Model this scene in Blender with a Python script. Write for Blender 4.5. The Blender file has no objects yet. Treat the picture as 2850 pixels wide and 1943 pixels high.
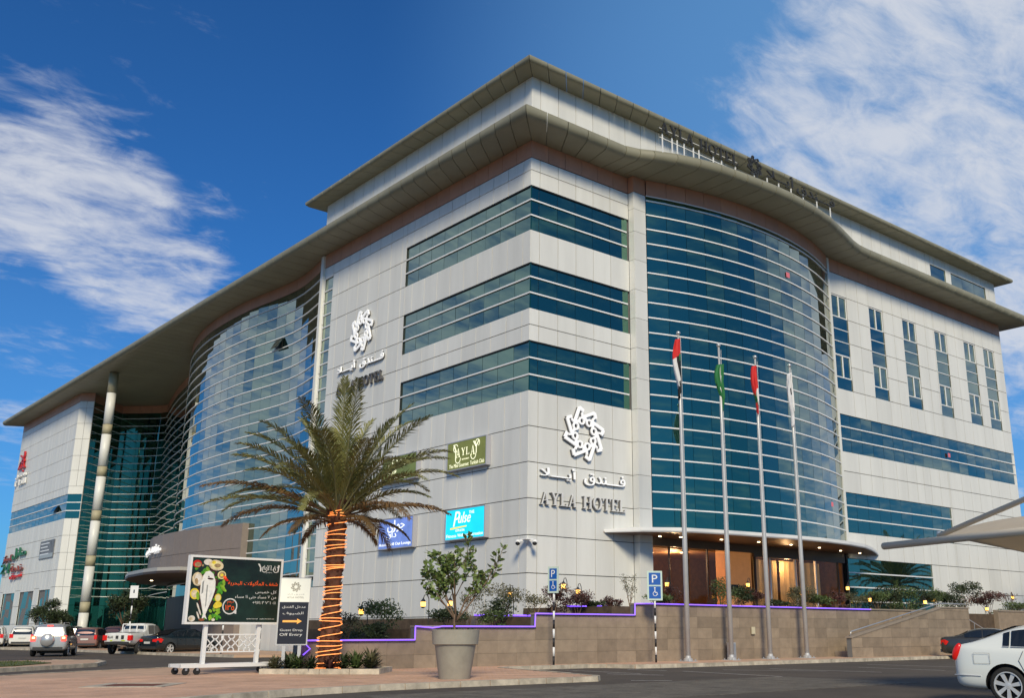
import bpy, bmesh, math, random
from mathutils import Vector, Matrix, noise as mnoise
random.seed(7)
R = random.Random(11)
PI = math.pi
SC = bpy.context.scene
COL = SC.collection

# ------------------------------------------------------------------ camera
CAM_AZ = 0.85288; CAM_PITCH = 0.273653
cd = bpy.data.cameras.new('camera')
cam = bpy.data.objects.new('camera', cd); COL.objects.link(cam)
cam.location = (0, 0, 1.35)
cam.rotation_euler = (PI/2 + CAM_PITCH, 0, CAM_AZ - PI/2)
cd.sensor_width = 36; cd.lens = 36*2795.1/2850; cd.shift_x = -161.04/2850; cd.clip_end = 6000; cd.clip_start = 0.1
SC.camera = cam

# ------------------------------------------------------------------ light
SUN_AZ = math.radians(-124); SUN_EL = math.radians(34)      # direction towards the sun, azimuth from +X
world = bpy.data.worlds.new('World'); SC.world = world; world.use_nodes = True
wn = world.node_tree.nodes; wl = world.node_tree.links; wn.clear()
def N(t, **k):
    n = wn.new(t)
    for a, b in k.items(): setattr(n, a, b)
    return n
def wmath(op, a, b=None, c=None, clamp=False):
    n = N('ShaderNodeMath', operation=op, use_clamp=clamp)
    for i, v in enumerate((a, b, c)):
        if v is None: continue
        if isinstance(v, (int, float)): n.inputs[i].default_value = v
        else: wl.new(v, n.inputs[i])
    return n.outputs[0]
sky = N('ShaderNodeTexSky', sky_type='NISHITA', sun_disc=False)
sky.sun_elevation = SUN_EL; sky.sun_rotation = PI/2 - SUN_AZ
sky.altitude = 0; sky.air_density = 1.0; sky.dust_density = 0.6; sky.ozone_density = 3.0
tc = N('ShaderNodeTexCoord'); DIR = tc.outputs['Generated']
nrm = N('ShaderNodeVectorMath', operation='NORMALIZE'); wl.new(DIR, nrm.inputs[0]); DIR = nrm.outputs[0]
sep = N('ShaderNodeSeparateXYZ'); wl.new(DIR, sep.inputs[0])
zz = wmath('ADD', wmath('MAXIMUM', sep.outputs[2], 0.0), 0.22)
cmb = N('ShaderNodeCombineXYZ')
wl.new(wmath('DIVIDE', sep.outputs[0], zz), cmb.inputs[0]); wl.new(wmath('DIVIDE', sep.outputs[1], zz), cmb.inputs[1])
def noisefac(scale, detail, rough, rotz, sx, sy, off, dist=0.0):
    mp = N('ShaderNodeMapping'); mp.inputs['Rotation'].default_value = (0, 0, rotz); mp.inputs['Scale'].default_value = (sx, sy, 1); mp.inputs['Location'].default_value = off
    wl.new(cmb.outputs[0], mp.inputs[0])
    n = N('ShaderNodeTexNoise'); n.inputs['Scale'].default_value = scale; n.inputs['Detail'].default_value = detail; n.inputs['Roughness'].default_value = rough; n.inputs['Distortion'].default_value = dist
    wl.new(mp.outputs[0], n.inputs['Vector']); return n.outputs['Fac']
n1 = noisefac(2.6, 13, 0.66, 0.9, 1.0, 2.1, (3.1, 1.2, 0), 0.5)
n2 = noisefac(11.0, 9, 0.62, 0.9, 1.0, 1.8, (0.2, 5.2, 0), 0.7)
def blob(c, r0, r1, amp):
    d = N('ShaderNodeVectorMath', operation='DOT_PRODUCT'); wl.new(DIR, d.inputs[0])
    v = Vector(c).normalized(); d.inputs[1].default_value = v
    m = N('ShaderNodeMapRange', interpolation_type='SMOOTHSTEP'); wl.new(d.outputs['Value'], m.inputs[0])
    m.inputs[1].default_value = math.cos(math.radians(r1)); m.inputs[2].default_value = math.cos(math.radians(r0)); m.inputs[3].default_value = 0; m.inputs[4].default_value = amp
    return m.outputs[0]
bias = None
for b in [((.150,.905,.395),1,5.5,.50),((.171,.918,.345),1,5,.44),((.216,.900,.378),1,5.5,.58),((.272,.900,.338),1,5.5,.55),((.318,.900,.306),.5,4.0,.50),
          ((.267,.92,.290),1,4.5,.34),((.06,.95,.36),2,8,.4),((.196,.962,.188),1,6,.42),((.33,.849,.42),.5,3.2,.24),
          ((.789,.439,.43),2,13,.40),((.80,.36,.48),2,14,.34),((.735,.483,.475),1,8,.22),((.847,.377,.375),2,11,.36),((.889,.40,.222),2,10,.40),
          ((.60,.60,.60),3,16,.05),((.9,.1,.45),5,30,.34),((-.6,-.3,.5),8,60,.33),((.2,-.8,.35),8,55,.38),((-.85,.4,.3),8,45,.30),((-.42,.86,.30),8,24,.9),((.93,-.15,.3),8,32,.8)]:  # last entries: unseen clouds added out of view to grey the glass reflections
    o = blob(*b); bias = o if bias is None else wmath('ADD', bias, o)
dens = wmath('ADD', wmath('ADD', wmath('MULTIPLY', n1, 1.9), wmath('MULTIPLY', n2, 1.0)), wmath('MULTIPLY', wmath('MINIMUM', bias, 0.86), 0.95))
mr = N('ShaderNodeMapRange', interpolation_type='SMOOTHSTEP'); wl.new(dens, mr.inputs[0])
mr.inputs[1].default_value = 1.72; mr.inputs[2].default_value = 2.60; mr.inputs[3].default_value = 0.0; mr.inputs[4].default_value = 0.86
tint = N('ShaderNodeMix', data_type='RGBA', blend_type='MULTIPLY'); tint.inputs[0].default_value = 1.0
wl.new(sky.outputs[0], tint.inputs[6]); tint.inputs[7].default_value = (0.24, 0.70, 1.20, 1)
cl = N('ShaderNodeMix', data_type='RGBA'); wl.new(mr.outputs[0], cl.inputs[0]); wl.new(tint.outputs[2], cl.inputs[6]); cl.inputs[7].default_value = (8.0, 8.3, 9.0, 1)
veil = wmath('ADD', blob((.80,.36,.47), 2, 33, .46), blob((.2,.97,.12), 2, 16, .12), clamp=True)
vm = N('ShaderNodeMix', data_type='RGBA'); wl.new(veil, vm.inputs[0]); wl.new(cl.outputs[2], vm.inputs[6]); vm.inputs[7].default_value = (2.3, 5.5, 10.0, 1)
wl.new(mr.outputs[0], cl.inputs[0]); wl.new(tint.outputs[2], vm.inputs[6]); wl.new(vm.outputs[2], cl.inputs[6])
bg = N('ShaderNodeBackground'); wl.new(cl.outputs[2], bg.inputs[0]); bg.inputs[1].default_value = 0.085
wo = N('ShaderNodeOutputWorld'); wl.new(bg.outputs[0], wo.inputs[0])
sd = bpy.data.lights.new('sun', 'SUN'); sd.energy = 3.5; sd.angle = math.radians(14); sd.color = (1.0, 0.86, 0.60)
sun = bpy.data.objects.new('sun', sd); COL.objects.link(sun)
sv = Vector((math.cos(SUN_EL)*math.cos(SUN_AZ), math.cos(SUN_EL)*math.sin(SUN_AZ), math.sin(SUN_EL)))
sun.rotation_euler = sv.to_track_quat('Z', 'Y').to_euler()
SC.view_settings.view_transform = 'Standard'; SC.view_settings.look = 'None'
SC.view_settings.exposure = 0.0; SC.view_settings.gamma = 1.0; SC.view_settings.use_curve_mapping = False

# ------------------------------------------------------------------ helpers
def tag(o, label=None, cat=None, group=None, kind=None):
    if label: o['label'] = label
    if cat: o['category'] = cat
    if group: o['group'] = group
    if kind: o['kind'] = kind
    return o
def link(name, mesh, parent=None):
    o = bpy.data.objects.new(name, mesh); COL.objects.link(o)
    if parent is not None: o.parent = parent
    return o
def empty(name, loc=(0,0,0), rz=0.0):
    o = bpy.data.objects.new(name, None); COL.objects.link(o); o.location = loc; o.rotation_euler = (0, 0, rz); o.empty_display_size = 0.3
    return o
def copy_tree(o, parent=None):
    c = o.copy(); COL.objects.link(c); c.parent = parent
    for ch in list(o.children): copy_tree(ch, c)
    return c

class MB:
    def __init__(s): s.v = []; s.f = []; s.m = []; s.mats = []
    def mi(s, mat):
        if mat not in s.mats: s.mats.append(mat)
        return s.mats.index(mat)
    def add(s, vs, fs, mat=None):
        b = len(s.v); s.v += [tuple(v) for v in vs]; i = s.mi(mat) if mat else 0
        for f in fs: s.f.append(tuple(b+k for k in f)); s.m.append(i)
    def box(s, x0, y0, z0, x1, y1, z1, mat=None, M=None):
        vs = [Vector((x, y, z)) for z in (z0, z1) for x, y in ((x0,y0),(x1,y0),(x1,y1),(x0,y1))]
        if M is not None: vs = [M @ v for v in vs]
        s.add(vs, [(3,2,1,0),(4,5,6,7),(0,1,5,4),(1,2,6,5),(2,3,7,6),(3,0,4,7)], mat)
    def bar(s, p, q, w, h=None, mat=None, up=(0,0,1)):
        p = Vector(p); q = Vector(q); h = h or w; d = q-p
        if d.length < 1e-6: return
        t = d.normalized(); u = Vector(up)
        if abs(t.dot(u)) > .98: u = Vector((1,0,0))
        a = t.cross(u).normalized(); b = a.cross(t).normalized()
        vs = []
        for c in (p, q):
            for i, j in ((-1,-1),(1,-1),(1,1),(-1,1)): vs.append(c + a*(i*w/2) + b*(j*h/2))
        s.add(vs, [(0,1,2,3),(7,6,5,4),(0,4,5,1),(1,5,6,2),(2,6,7,3),(3,7,4,0)], mat)
    def tube(s, pts, rad, n=8, mat=None, caps=True):
        pts = [Vector(p) for p in pts]; rr = rad if isinstance(rad, (list, tuple)) else [rad]*len(pts)
        vs = []; prev = None
        for i, p in enumerate(pts):
            t = (pts[min(i+1, len(pts)-1)] - pts[max(i-1, 0)]).normalized()
            if prev is None:
                u = Vector((0,0,1)) if abs(t.z) < .9 else Vector((1,0,0)); a = t.cross(u).normalized()
            else:
                a = (prev - t*prev.dot(t)).normalized()
            prev = a; b = t.cross(a)
            for k in range(n):
                an = 2*PI*k/n; vs.append(p + (a*math.cos(an) + b*math.sin(an))*rr[i])
        fs = []
        for i in range(len(pts)-1):
            for k in range(n):
                fs.append((i*n+k, i*n+(k+1)%n, (i+1)*n+(k+1)%n, (i+1)*n+k))
        if caps: fs.append(tuple(range(n-1, -1, -1))); fs.append(tuple((len(pts)-1)*n+k for k in range(n)))
        s.add(vs, fs, mat)
    def lathe(s, prof, n=24, c=(0,0,0), mat=None, M=None, caps=True):
        vs = []
        for r, z in prof:
            for k in range(n):
                v = Vector((c[0]+r*math.cos(2*PI*k/n), c[1]+r*math.sin(2*PI*k/n), c[2]+z)); vs.append(M @ v if M is not None else v)
        fs = []
        for i in range(len(prof)-1):
            for k in range(n): fs.append((i*n+k, i*n+(k+1)%n, (i+1)*n+(k+1)%n, (i+1)*n+k))
        if caps and prof[0][0] > 1e-4: fs.append(tuple(range(n-1,-1,-1)))
        if caps and prof[-1][0] > 1e-4: fs.append(tuple((len(prof)-1)*n+k for k in range(n)))
        s.add(vs, fs, mat)
    def prism(s, poly, z0, z1, mat=None):
        n = len(poly); a = sum(poly[i][0]*poly[(i+1)%n][1]-poly[(i+1)%n][0]*poly[i][1] for i in range(n))
        if a < 0: poly = poly[::-1]
        vs = [(x, y, z0) for x, y in poly] + [(x, y, z1) for x, y in poly]
        s.add(vs, [tuple(range(n-1,-1,-1)), tuple(range(n, 2*n))] + [(i, (i+1)%n, n+(i+1)%n, n+i) for i in range(n)], mat)
    def sphere(s, c, r, n=12, m=8, mat=None, sc=(1,1,1)):
        prof = [(max(1e-5, r*math.sin(PI*i/m)), -r*math.cos(PI*i/m)) for i in range(m+1)]
        M = Matrix.Translation(Vector(c)) @ Matrix.Diagonal((*sc, 1)); s.lathe(prof, n, (0,0,0), mat, M)
    def mesh(s, name, mat=None, smooth=False):
        me = bpy.data.meshes.new(name); me.from_pydata(s.v, [], s.f)
        ms = s.mats if s.mats else ([mat] if mat else [])
        for m in ms: me.materials.append(m)
        if len(ms) > 1: me.polygons.foreach_set('material_index', s.m)
        if smooth: me.polygons.foreach_set('use_smooth', [True]*len(me.polygons))
        me.update(); return me
    def build(s, name, mat=None, parent=None, smooth=False):
        return link(name, s.mesh(name, mat, smooth), parent)

# ------------------------------------------------------------------ materials
def mat(name, col, rough=.6, metal=0.0, emit=None, es=0.0, var=0.0, vscale=3.0, bump=0.0, bscale=40.0, spec=0.5, rnd=0.0, streak=False, col2=None, coat=0.0):
    m = bpy.data.materials.new(name); m.use_nodes = True; nt = m.node_tree; b = nt.nodes['Principled BSDF']
    b.inputs['Roughness'].default_value = rough; b.inputs['Metallic'].default_value = metal; b.inputs['Specular IOR Level'].default_value = spec
    b.inputs['Coat Weight'].default_value = coat
    b.inputs['Base Color'].default_value = (*col, 1)
    L = nt.links
    if emit: b.inputs['Emission Color'].default_value = (*emit, 1); b.inputs['Emission Strength'].default_value = es
    src = None
    if var or bump or col2:
        tcn = nt.nodes.new('ShaderNodeTexCoord'); g = nt.nodes.new('ShaderNodeNewGeometry')
        mp = nt.nodes.new('ShaderNodeMapping'); L.new(g.outputs['Position'], mp.inputs[0])
        if streak: mp.inputs['Scale'].default_value = (1, 1, .12)
    if var or col2:
        n = nt.nodes.new('ShaderNodeTexNoise'); n.inputs['Scale'].default_value = vscale; n.inputs['Detail'].default_value = 6; n.inputs['Roughness'].default_value = .65; L.new(mp.outputs[0], n.inputs[0])
        cr = nt.nodes.new('ShaderNodeValToRGB'); L.new(n.outputs[0], cr.inputs[0])
        cr.color_ramp.elements[0].position = .32; cr.color_ramp.elements[1].position = .68
        c2 = col2 or tuple(c*(1-var) for c in col); c1 = tuple(min(1, c*(1+(var if not col2 else 0))) for c in col)
        cr.color_ramp.elements[0].color = (*c2, 1); cr.color_ramp.elements[1].color = (*c1, 1); src = cr.outputs[0]
    if rnd:
        oi = nt.nodes.new('ShaderNodeObjectInfo'); mr_ = nt.nodes.new('ShaderNodeMapRange'); L.new(oi.outputs['Random'], mr_.inputs[0]); mr_.inputs[3].default_value = 1-rnd; mr_.inputs[4].default_value = 1+rnd*.4
        mx = nt.nodes.new('ShaderNodeVectorMath'); mx.operation = 'SCALE'
        if src: L.new(src, mx.inputs[0])
        else: mx.inputs[0].default_value = col
        L.new(mr_.outputs[0], mx.inputs['Scale']); src = mx.outputs[0]
    if src: L.new(src, b.inputs['Base Color'])
    if bump:
        n = nt.nodes.new('ShaderNodeTexNoise'); n.inputs['Scale'].default_value = bscale; n.inputs['Detail'].default_value = 5; L.new(mp.outputs[0], n.inputs[0])
        bp = nt.nodes.new('ShaderNodeBump'); bp.inputs['Strength'].default_value = bump; bp.inputs['Distance'].default_value = .02; L.new(n.outputs[0], bp.inputs['Height']); L.new(bp.outputs[0], b.inputs['Normal'])
    return m
M_clad = mat('white_cladding', (.735,.735,.705), .42, var=.075, vscale=.8, rnd=.07, streak=True)
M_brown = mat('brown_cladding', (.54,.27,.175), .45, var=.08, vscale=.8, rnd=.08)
M_taupe = mat('taupe_cladding', (.235,.19,.165), .5, var=.06, rnd=.06)
M_joint = mat('joint', (.16,.16,.16), .8)
M_soff = mat('olive_metal_soffit', (.26,.248,.175), .5, var=.10, vscale=.5, rnd=.06)
M_edge = mat('eave_top', (.50,.49,.40), .45, var=.05)
M_mull = mat('white_mullion', (.80,.81,.82), .35)
M_black = mat('black_gap', (.012,.015,.016), .5)
def glassmat(name, col, face, rough, metal=.0):
    m = bpy.data.materials.new(name); m.use_nodes = True; nt = m.node_tree; L = nt.links; nt.nodes.clear()
    out = nt.nodes.new('ShaderNodeOutputMaterial'); mix = nt.nodes.new('ShaderNodeMixShader')
    d = nt.nodes.new('ShaderNodeBsdfDiffuse'); gl = nt.nodes.new('ShaderNodeBsdfGlossy'); gl.inputs['Roughness'].default_value = rough
    lw = nt.nodes.new('ShaderNodeLayerWeight'); lw.inputs['Blend'].default_value = .5
    mr_ = nt.nodes.new('ShaderNodeMapRange'); L.new(lw.outputs['Facing'], mr_.inputs[0]); mr_.inputs[1].default_value = .3; mr_.inputs[2].default_value = .8
    mr_.inputs[3].default_value = 0; mr_.inputs[4].default_value = 1
    mc = nt.nodes.new('ShaderNodeMix'); mc.data_type = 'RGBA'; L.new(mr_.outputs[0], mc.inputs[0]); mc.inputs[6].default_value = (*face, 1); mc.inputs[7].default_value = (.70,.72,.67,1)
    L.new(mc.outputs[2], gl.inputs[0])
    oi = nt.nodes.new('ShaderNodeObjectInfo'); r = nt.nodes.new('ShaderNodeMapRange'); L.new(oi.outputs['Random'], r.inputs[0]); r.inputs[3].default_value = .8; r.inputs[4].default_value = 1.15
    sc = nt.nodes.new('ShaderNodeVectorMath'); sc.operation = 'SCALE'; sc.inputs[0].default_value = col; L.new(r.outputs[0], sc.inputs['Scale']); L.new(sc.outputs[0], d.inputs[0])
    mix.inputs[0].default_value = .78; L.new(d.outputs[0], mix.inputs[1]); L.new(gl.outputs[0], mix.inputs[2]); L.new(mix.outputs[0], out.inputs[0])
    return m
M_glass = glassmat('teal_glass', (.008,.034,.038), (.125,.29,.22), .015)
M_stone = mat('retaining_stone', (.30,.235,.17), .75, var=.16, vscale=2.2, bump=.35, rnd=.22, streak=False)
M_stone2 = mat('stone_coping', (.29,.24,.19), .7, var=.1)
M_asph = mat('asphalt', (.105,.085,.066), .85, col2=(.060,.049,.040), vscale=.35, bump=.5, bscale=45)
M_pave = mat('pink_paving', (.54,.36,.245), .8, var=.16, vscale=1.1, bump=.2, rnd=.1)
M_paver = mat('pink_paver', (.58,.37,.255), .8, var=.2, vscale=.9, bump=.2)
M_pdark = mat('grey_paver', (.13,.115,.095), .8, var=.35, vscale=1.5)
M_kerb = mat('kerb_concrete', (.48,.42,.33), .8, var=.35, vscale=2.5, bump=.3, rnd=.12)
M_soil = mat('soil', (.09,.062,.04), .95, var=.3, vscale=3)
M_paint = mat('road_paint', (.50,.48,.45), .7, var=.3, vscale=4)
M_steel = mat('brushed_steel', (.55,.56,.57), .35, metal=.7)
M_pole = mat('galvanised_pole', (.52,.52,.52), .45, metal=.3, var=.05)
M_wht = mat('white_paint', (.80,.80,.79), .4)
M_blk = mat('black_paint', (.015,.015,.018), .5)
M_led = mat('purple_led', (.3,.2,.8), .5, emit=(.20,.075,1.0), es=1.9)
M_lamp = mat('lantern_glow', (1,.7,.3), .5, emit=(1.0,.46,.07), es=3.4)
M_lampcore = mat('lantern_core', (1,.8,.4), .5, emit=(1.0,.78,.32), es=14.0)
M_spot = mat('spot_glow', (1,.9,.7), .5, emit=(1.0,.78,.45), es=14.0)
M_leaf = mat('leaf_green', (.12,.17,.045), .55, var=.45, vscale=3.0, col2=(.025,.050,.016))
M_leafd = mat('leaf_dark', (.050,.075,.024), .6, col2=(.012,.022,.009), vscale=3)
M_leafr = mat('leaf_red', (.12,.035,.035), .6, col2=(.045,.03,.02), vscale=3)
M_leafp = mat('leaf_pale', (.16,.15,.07), .6, col2=(.06,.06,.03), vscale=3)
M_palm = mat('palm_leaf', (.27,.255,.075), .5, col2=(.095,.11,.035), vscale=1.6)
M_palmd = mat('palm_leaf_dry', (.21,.115,.045), .6, col2=(.10,.07,.03), vscale=2.0)
M_bark = mat('palm_bark', (.10,.040,.022), .9, var=.4, vscale=6, bump=.8, bscale=25)
M_twig = mat('twig', (.17,.11,.07), .8, var=.2)
M_rope = mat('warm_rope_light', (1,.5,.2), .5, emit=(1.0,.27,.055), es=1.9)
M_pot = mat('stone_pot', (.34,.315,.26), .8, var=.10, vscale=3, bump=.25, bscale=90)
M_grass = mat('grass', (.075,.095,.02), .9, var=.35, vscale=3)
M_tyre = mat('tyre', (.018,.018,.018), .85)
M_rim = mat('alloy', (.62,.63,.64), .35, metal=.35)
M_carglass = mat('car_glass', (.012,.016,.02), .06, spec=.8)
M_red = mat('red_lens', (.55,.012,.01), .2, emit=(1,.02,.01), es=.18)
M_redon = mat('red_lens_lit', (.9,.05,.03), .3, emit=(1,.05,.03), es=3.0)
M_yelon = mat('amber_lens_lit', (1,.8,.3), .3, emit=(1,.6,.25), es=3.5)
M_trim = mat('dark_trim', (.03,.03,.032), .5)
M_plate = mat('plate', (.6,.6,.58), .5)
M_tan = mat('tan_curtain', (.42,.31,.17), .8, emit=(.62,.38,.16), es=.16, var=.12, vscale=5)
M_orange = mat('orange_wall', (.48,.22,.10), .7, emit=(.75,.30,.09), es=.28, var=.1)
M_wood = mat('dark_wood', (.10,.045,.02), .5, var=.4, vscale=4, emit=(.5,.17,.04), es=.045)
M_cream = mat('cream_fabric', (.82,.74,.60), .7, var=.06, vscale=1.5)
_nt = M_cream.node_tree; _tr = _nt.nodes.new('ShaderNodeBsdfTranslucent'); _tr.inputs[0].default_value = (.80,.70,.55,1); _mx = _nt.nodes.new('ShaderNodeMixShader'); _mx.inputs[0].default_value = .45
_nt.links.new(_nt.nodes['Principled BSDF'].outputs[0], _mx.inputs[1]); _nt.links.new(_tr.outputs[0], _mx.inputs[2]); _nt.links.new(_mx.outputs[0], _nt.nodes['Material Output'].inputs[0])
M_pc = mat('cream_steel', (.74,.65,.50), .45)

UNIT = {}
def unit(matr):
    """unit box 1x1x1 with origin at centre of its back face; +Z normal out; shared between alike pieces"""
    if matr.name in UNIT: return UNIT[matr.name]
    b = MB(); e = .0
    b.box(-.5,-.5,0,.5,.5,1)
    UNIT[matr.name] = b.mesh('piece_'+matr.name, matr); return UNIT[matr.name]
CELLS = []   # (name, p0, p1, z0, z1, thick, out, mat, tilt)
def cell(name, p0, p1, z0, z1, thick, out, m, gap=.03, tilt=0.0):
    """piece on the vertical plane p0->p1; outward normal is to the right of p0->p1"""
    CELLS.append((name, p0, p1, z0, z1, thick, out, m, gap, tilt))
def place(c, parent, name=None):
    nm, p0, p1, z0, z1, th, out, m, gap, tilt = c
    a = Vector((p0[0], p0[1], 0)); b = Vector((p1[0], p1[1], 0)); d = b-a; L = d.length; d.normalize(); n = Vector((d.y, -d.x, 0))
    mid = (a+b)/2 + Vector((0,0,(z0+z1)/2)) + n*(out-th)
    X = d; Y = Vector((0,0,1)); Z = n
    if tilt:
        ry = R.gauss(0, tilt); rx = R.gauss(0, tilt)
        Q = Matrix.Rotation(ry, 3, Y) @ Matrix.Rotation(rx, 3, X); X = Q @ X; Y = Q @ Y; Z = Q @ Z
    M = Matrix((( X.x*(L-gap), Y.x*(z1-z0-gap), Z.x*th, mid.x),( X.y*(L-gap), Y.y*(z1-z0-gap), Z.y*th, mid.y),( X.z*(L-gap), Y.z*(z1-z0-gap), Z.z*th, mid.z),(0,0,0,1)))
    return M
def flush_cells(parent, limit=290):
    by = {}
    for c in CELLS: by.setdefault(c[0], []).append(c)
    cp = Vector((0,0,1.35)); fw = Vector((math.cos(CAM_AZ), math.sin(CAM_AZ), 0))
    for nm, cs in by.items():
        def score(c):
            m = Vector(((c[1][0]+c[2][0])/2, (c[1][1]+c[2][1])/2, (c[3]+c[4])/2)); v = m-cp
            d = Vector((c[2][0]-c[1][0], c[2][1]-c[1][1], 0)); n = Vector((d.y, -d.x, 0)); n.normalize()
            cosn = max(0.0, -n.dot(v.normalized())); return d.length*(c[4]-c[3])*cosn/v.length_squared
        cs.sort(key=score, reverse=True)
        rest = {}
        for i, c in enumerate(cs):
            if i < limit:
                o = link(nm, unit(c[7]), parent); o.matrix_world = place(c, parent)
            else: rest.setdefault(0, []).append(c)
        if rest:
            b = MB(); U = [(-.5,-.5,0),(.5,-.5,0),(.5,.5,0),(-.5,.5,0),(-.5,-.5,1),(.5,-.5,1),(.5,.5,1),(-.5,.5,1)]
            for c in rest[0]:
                M = place(c, parent); b.add([M @ Vector(u) for u in U], [(4,5,6,7),(0,1,5,4),(1,2,6,5),(2,3,7,6),(3,0,4,7)], c[7])
            o = b.build(nm, None, parent); o['kind'] = 'stuff'
    CELLS.clear()

# ---- text -------------------------------------------------------
AR = {}
def _fill():
    b = 0xFE80; AR['\u0621'] = (b,)*4
    cp = 0xFE81
    for ch, k in (('\u0622',2),('\u0623',2),('\u0624',2),('\u0625',2),('\u0626',4),('\u0627',2),('\u0628',4),('\u0629',2),('\u062a',4),('\u062b',4),('\u062c',4),('\u062d',4),('\u062e',4),('\u062f',2),('\u0630',2),('\u0631',2),('\u0632',2),('\u0633',4),('\u0634',4),('\u0635',4),('\u0636',4),('\u0637',4),('\u0638',4),('\u0639',4),('\u063a',4),('\u0641',4),('\u0642',4),('\u0643',4),('\u0644',4),('\u0645',4),('\u0646',4),('\u0647',4),('\u0648',2),('\u0649',2),('\u064a',4)):
        AR[ch] = tuple(cp+i for i in range(k)); cp += k
_fill()
def shape(s):
    s = s.replace('\u0644\u0627', '\uf001'); AR['\uf001'] = (0xFEFB, 0xFEFC)
    out = []; n = len(s)
    dual = lambda c: c == '\u0640' or (c in AR and len(AR[c]) == 4 and c != '\u0621')
    joins = lambda c: c == '\u0640' or (c in AR and c != '\u0621')
    for i, c in enumerate(s):
        if c not in AR: out.append(c); continue
        pj = i > 0 and dual(s[i-1]); nj = i < n-1 and joins(s[i+1]) and dual(c)
        f = AR[c]; k = (3 if len(f) == 4 else 1) if (pj and nj) else 1 if pj else 2 if nj else 0
        out.append(chr(f[min(k, len(f)-1)]))
    # reverse into visual order but keep digit runs
    res = []; run = []
    for c in out[::-1]:
        if '\u0660' <= c <= '\u0669': run.append(c)
        else: res += run[::-1]; run = []; res.append(c)
    res += run[::-1]
    return ''.join(res)
_tc = {}
def text_mesh(s, depth=.02):
    k = (s, depth)
    if k in _tc: return _tc[k]
    c = bpy.data.curves.new('lettering', 'FONT'); c.body = s; c.extrude = depth/2; c.resolution_u = 3
    o = bpy.data.objects.new('lettering', c); COL.objects.link(o); bpy.context.view_layer.update()
    me = bpy.data.meshes.new_from_object(o.evaluated_get(bpy.context.evaluated_depsgraph_get()))
    vs = [v.co.copy() for v in me.vertices]; fs = [tuple(p.vertices) for p in me.polygons]
    bpy.data.objects.remove(o); bpy.data.curves.remove(c); bpy.data.meshes.remove(me)
    x0 = min(v.x for v in vs); x1 = max(v.x for v in vs); y0 = min(v.y for v in vs); y1 = max(v.y for v in vs)
    _tc[k] = (vs, fs, x0, x1, y0, y1); return _tc[k]
def frame(o, right, up=(0,0,1)):
    r = Vector(right).normalized(); u = Vector(up).normalized(); n = r.cross(u)
    return Matrix(((r.x,u.x,n.x,o[0]),(r.y,u.y,n.y,o[1]),(r.z,u.z,n.z,o[2]),(0,0,0,1)))
def put_text(b, F, s, x, y, w, h, depth=.01, m=None, z=0.0):
    """fit text s into the box (x,y,w,h) of frame F"""
    vs, fs, x0, x1, y0, y1 = text_mesh(s)
    b.add([F @ Vector((x+(v.x-x0)/(x1-x0)*w, y+(v.y-y0)/(y1-y0)*h, z+depth/2+v.z/.02*depth)) for v in vs], fs, m)
def prect(b, F, x0, y0, x1, y1, z0, z1, m=None): b.box(x0,y0,z0,x1,y1,z1,m,F)
def ppoly(b, F, pts, z0, z1, m=None):
    n = len(pts); a = sum(pts[i][0]*pts[(i+1)%n][1]-pts[(i+1)%n][0]*pts[i][1] for i in range(n))
    if a < 0: pts = pts[::-1]
    vs = [F @ Vector((x,y,z0)) for x,y in pts] + [F @ Vector((x,y,z1)) for x,y in pts]
    b.add(vs, [tuple(range(n-1,-1,-1)), tuple(range(n,2*n))] + [(i,(i+1)%n,n+(i+1)%n,n+i) for i in range(n)], m)
def pring(b, F, cx, cy, r0, r1, z0, z1, m=None, n=20, a0=0, a1=2*PI, sy=1.0):
    vs = []
    for k in range(n+1):
        a = a0+(a1-a0)*k/n
        for r, z in ((r0,z0),(r1,z0),(r1,z1),(r0,z1)): vs.append(F @ Vector((cx+r*math.cos(a), cy+r*sy*math.sin(a), z)))
    fs = []
    for k in range(n):
        o = k*4; p = o+4
        fs += [(o+3,o+2,p+2,p+3),(o,o+3,p+3,p),(o+2,o+1,p+1,p+2),(o+1,o,p,p+1)]
    b.add(vs, fs, m)
def ell(cx, cy, rx, ry, n=20, rot=0):
    return [(cx+rx*math.cos(t)*math.cos(rot)-ry*math.sin(t)*math.sin(rot), cy+rx*math.cos(t)*math.sin(rot)+ry*math.sin(t)*math.cos(rot)) for t in [2*PI*i/n for i in range(n)]]
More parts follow.
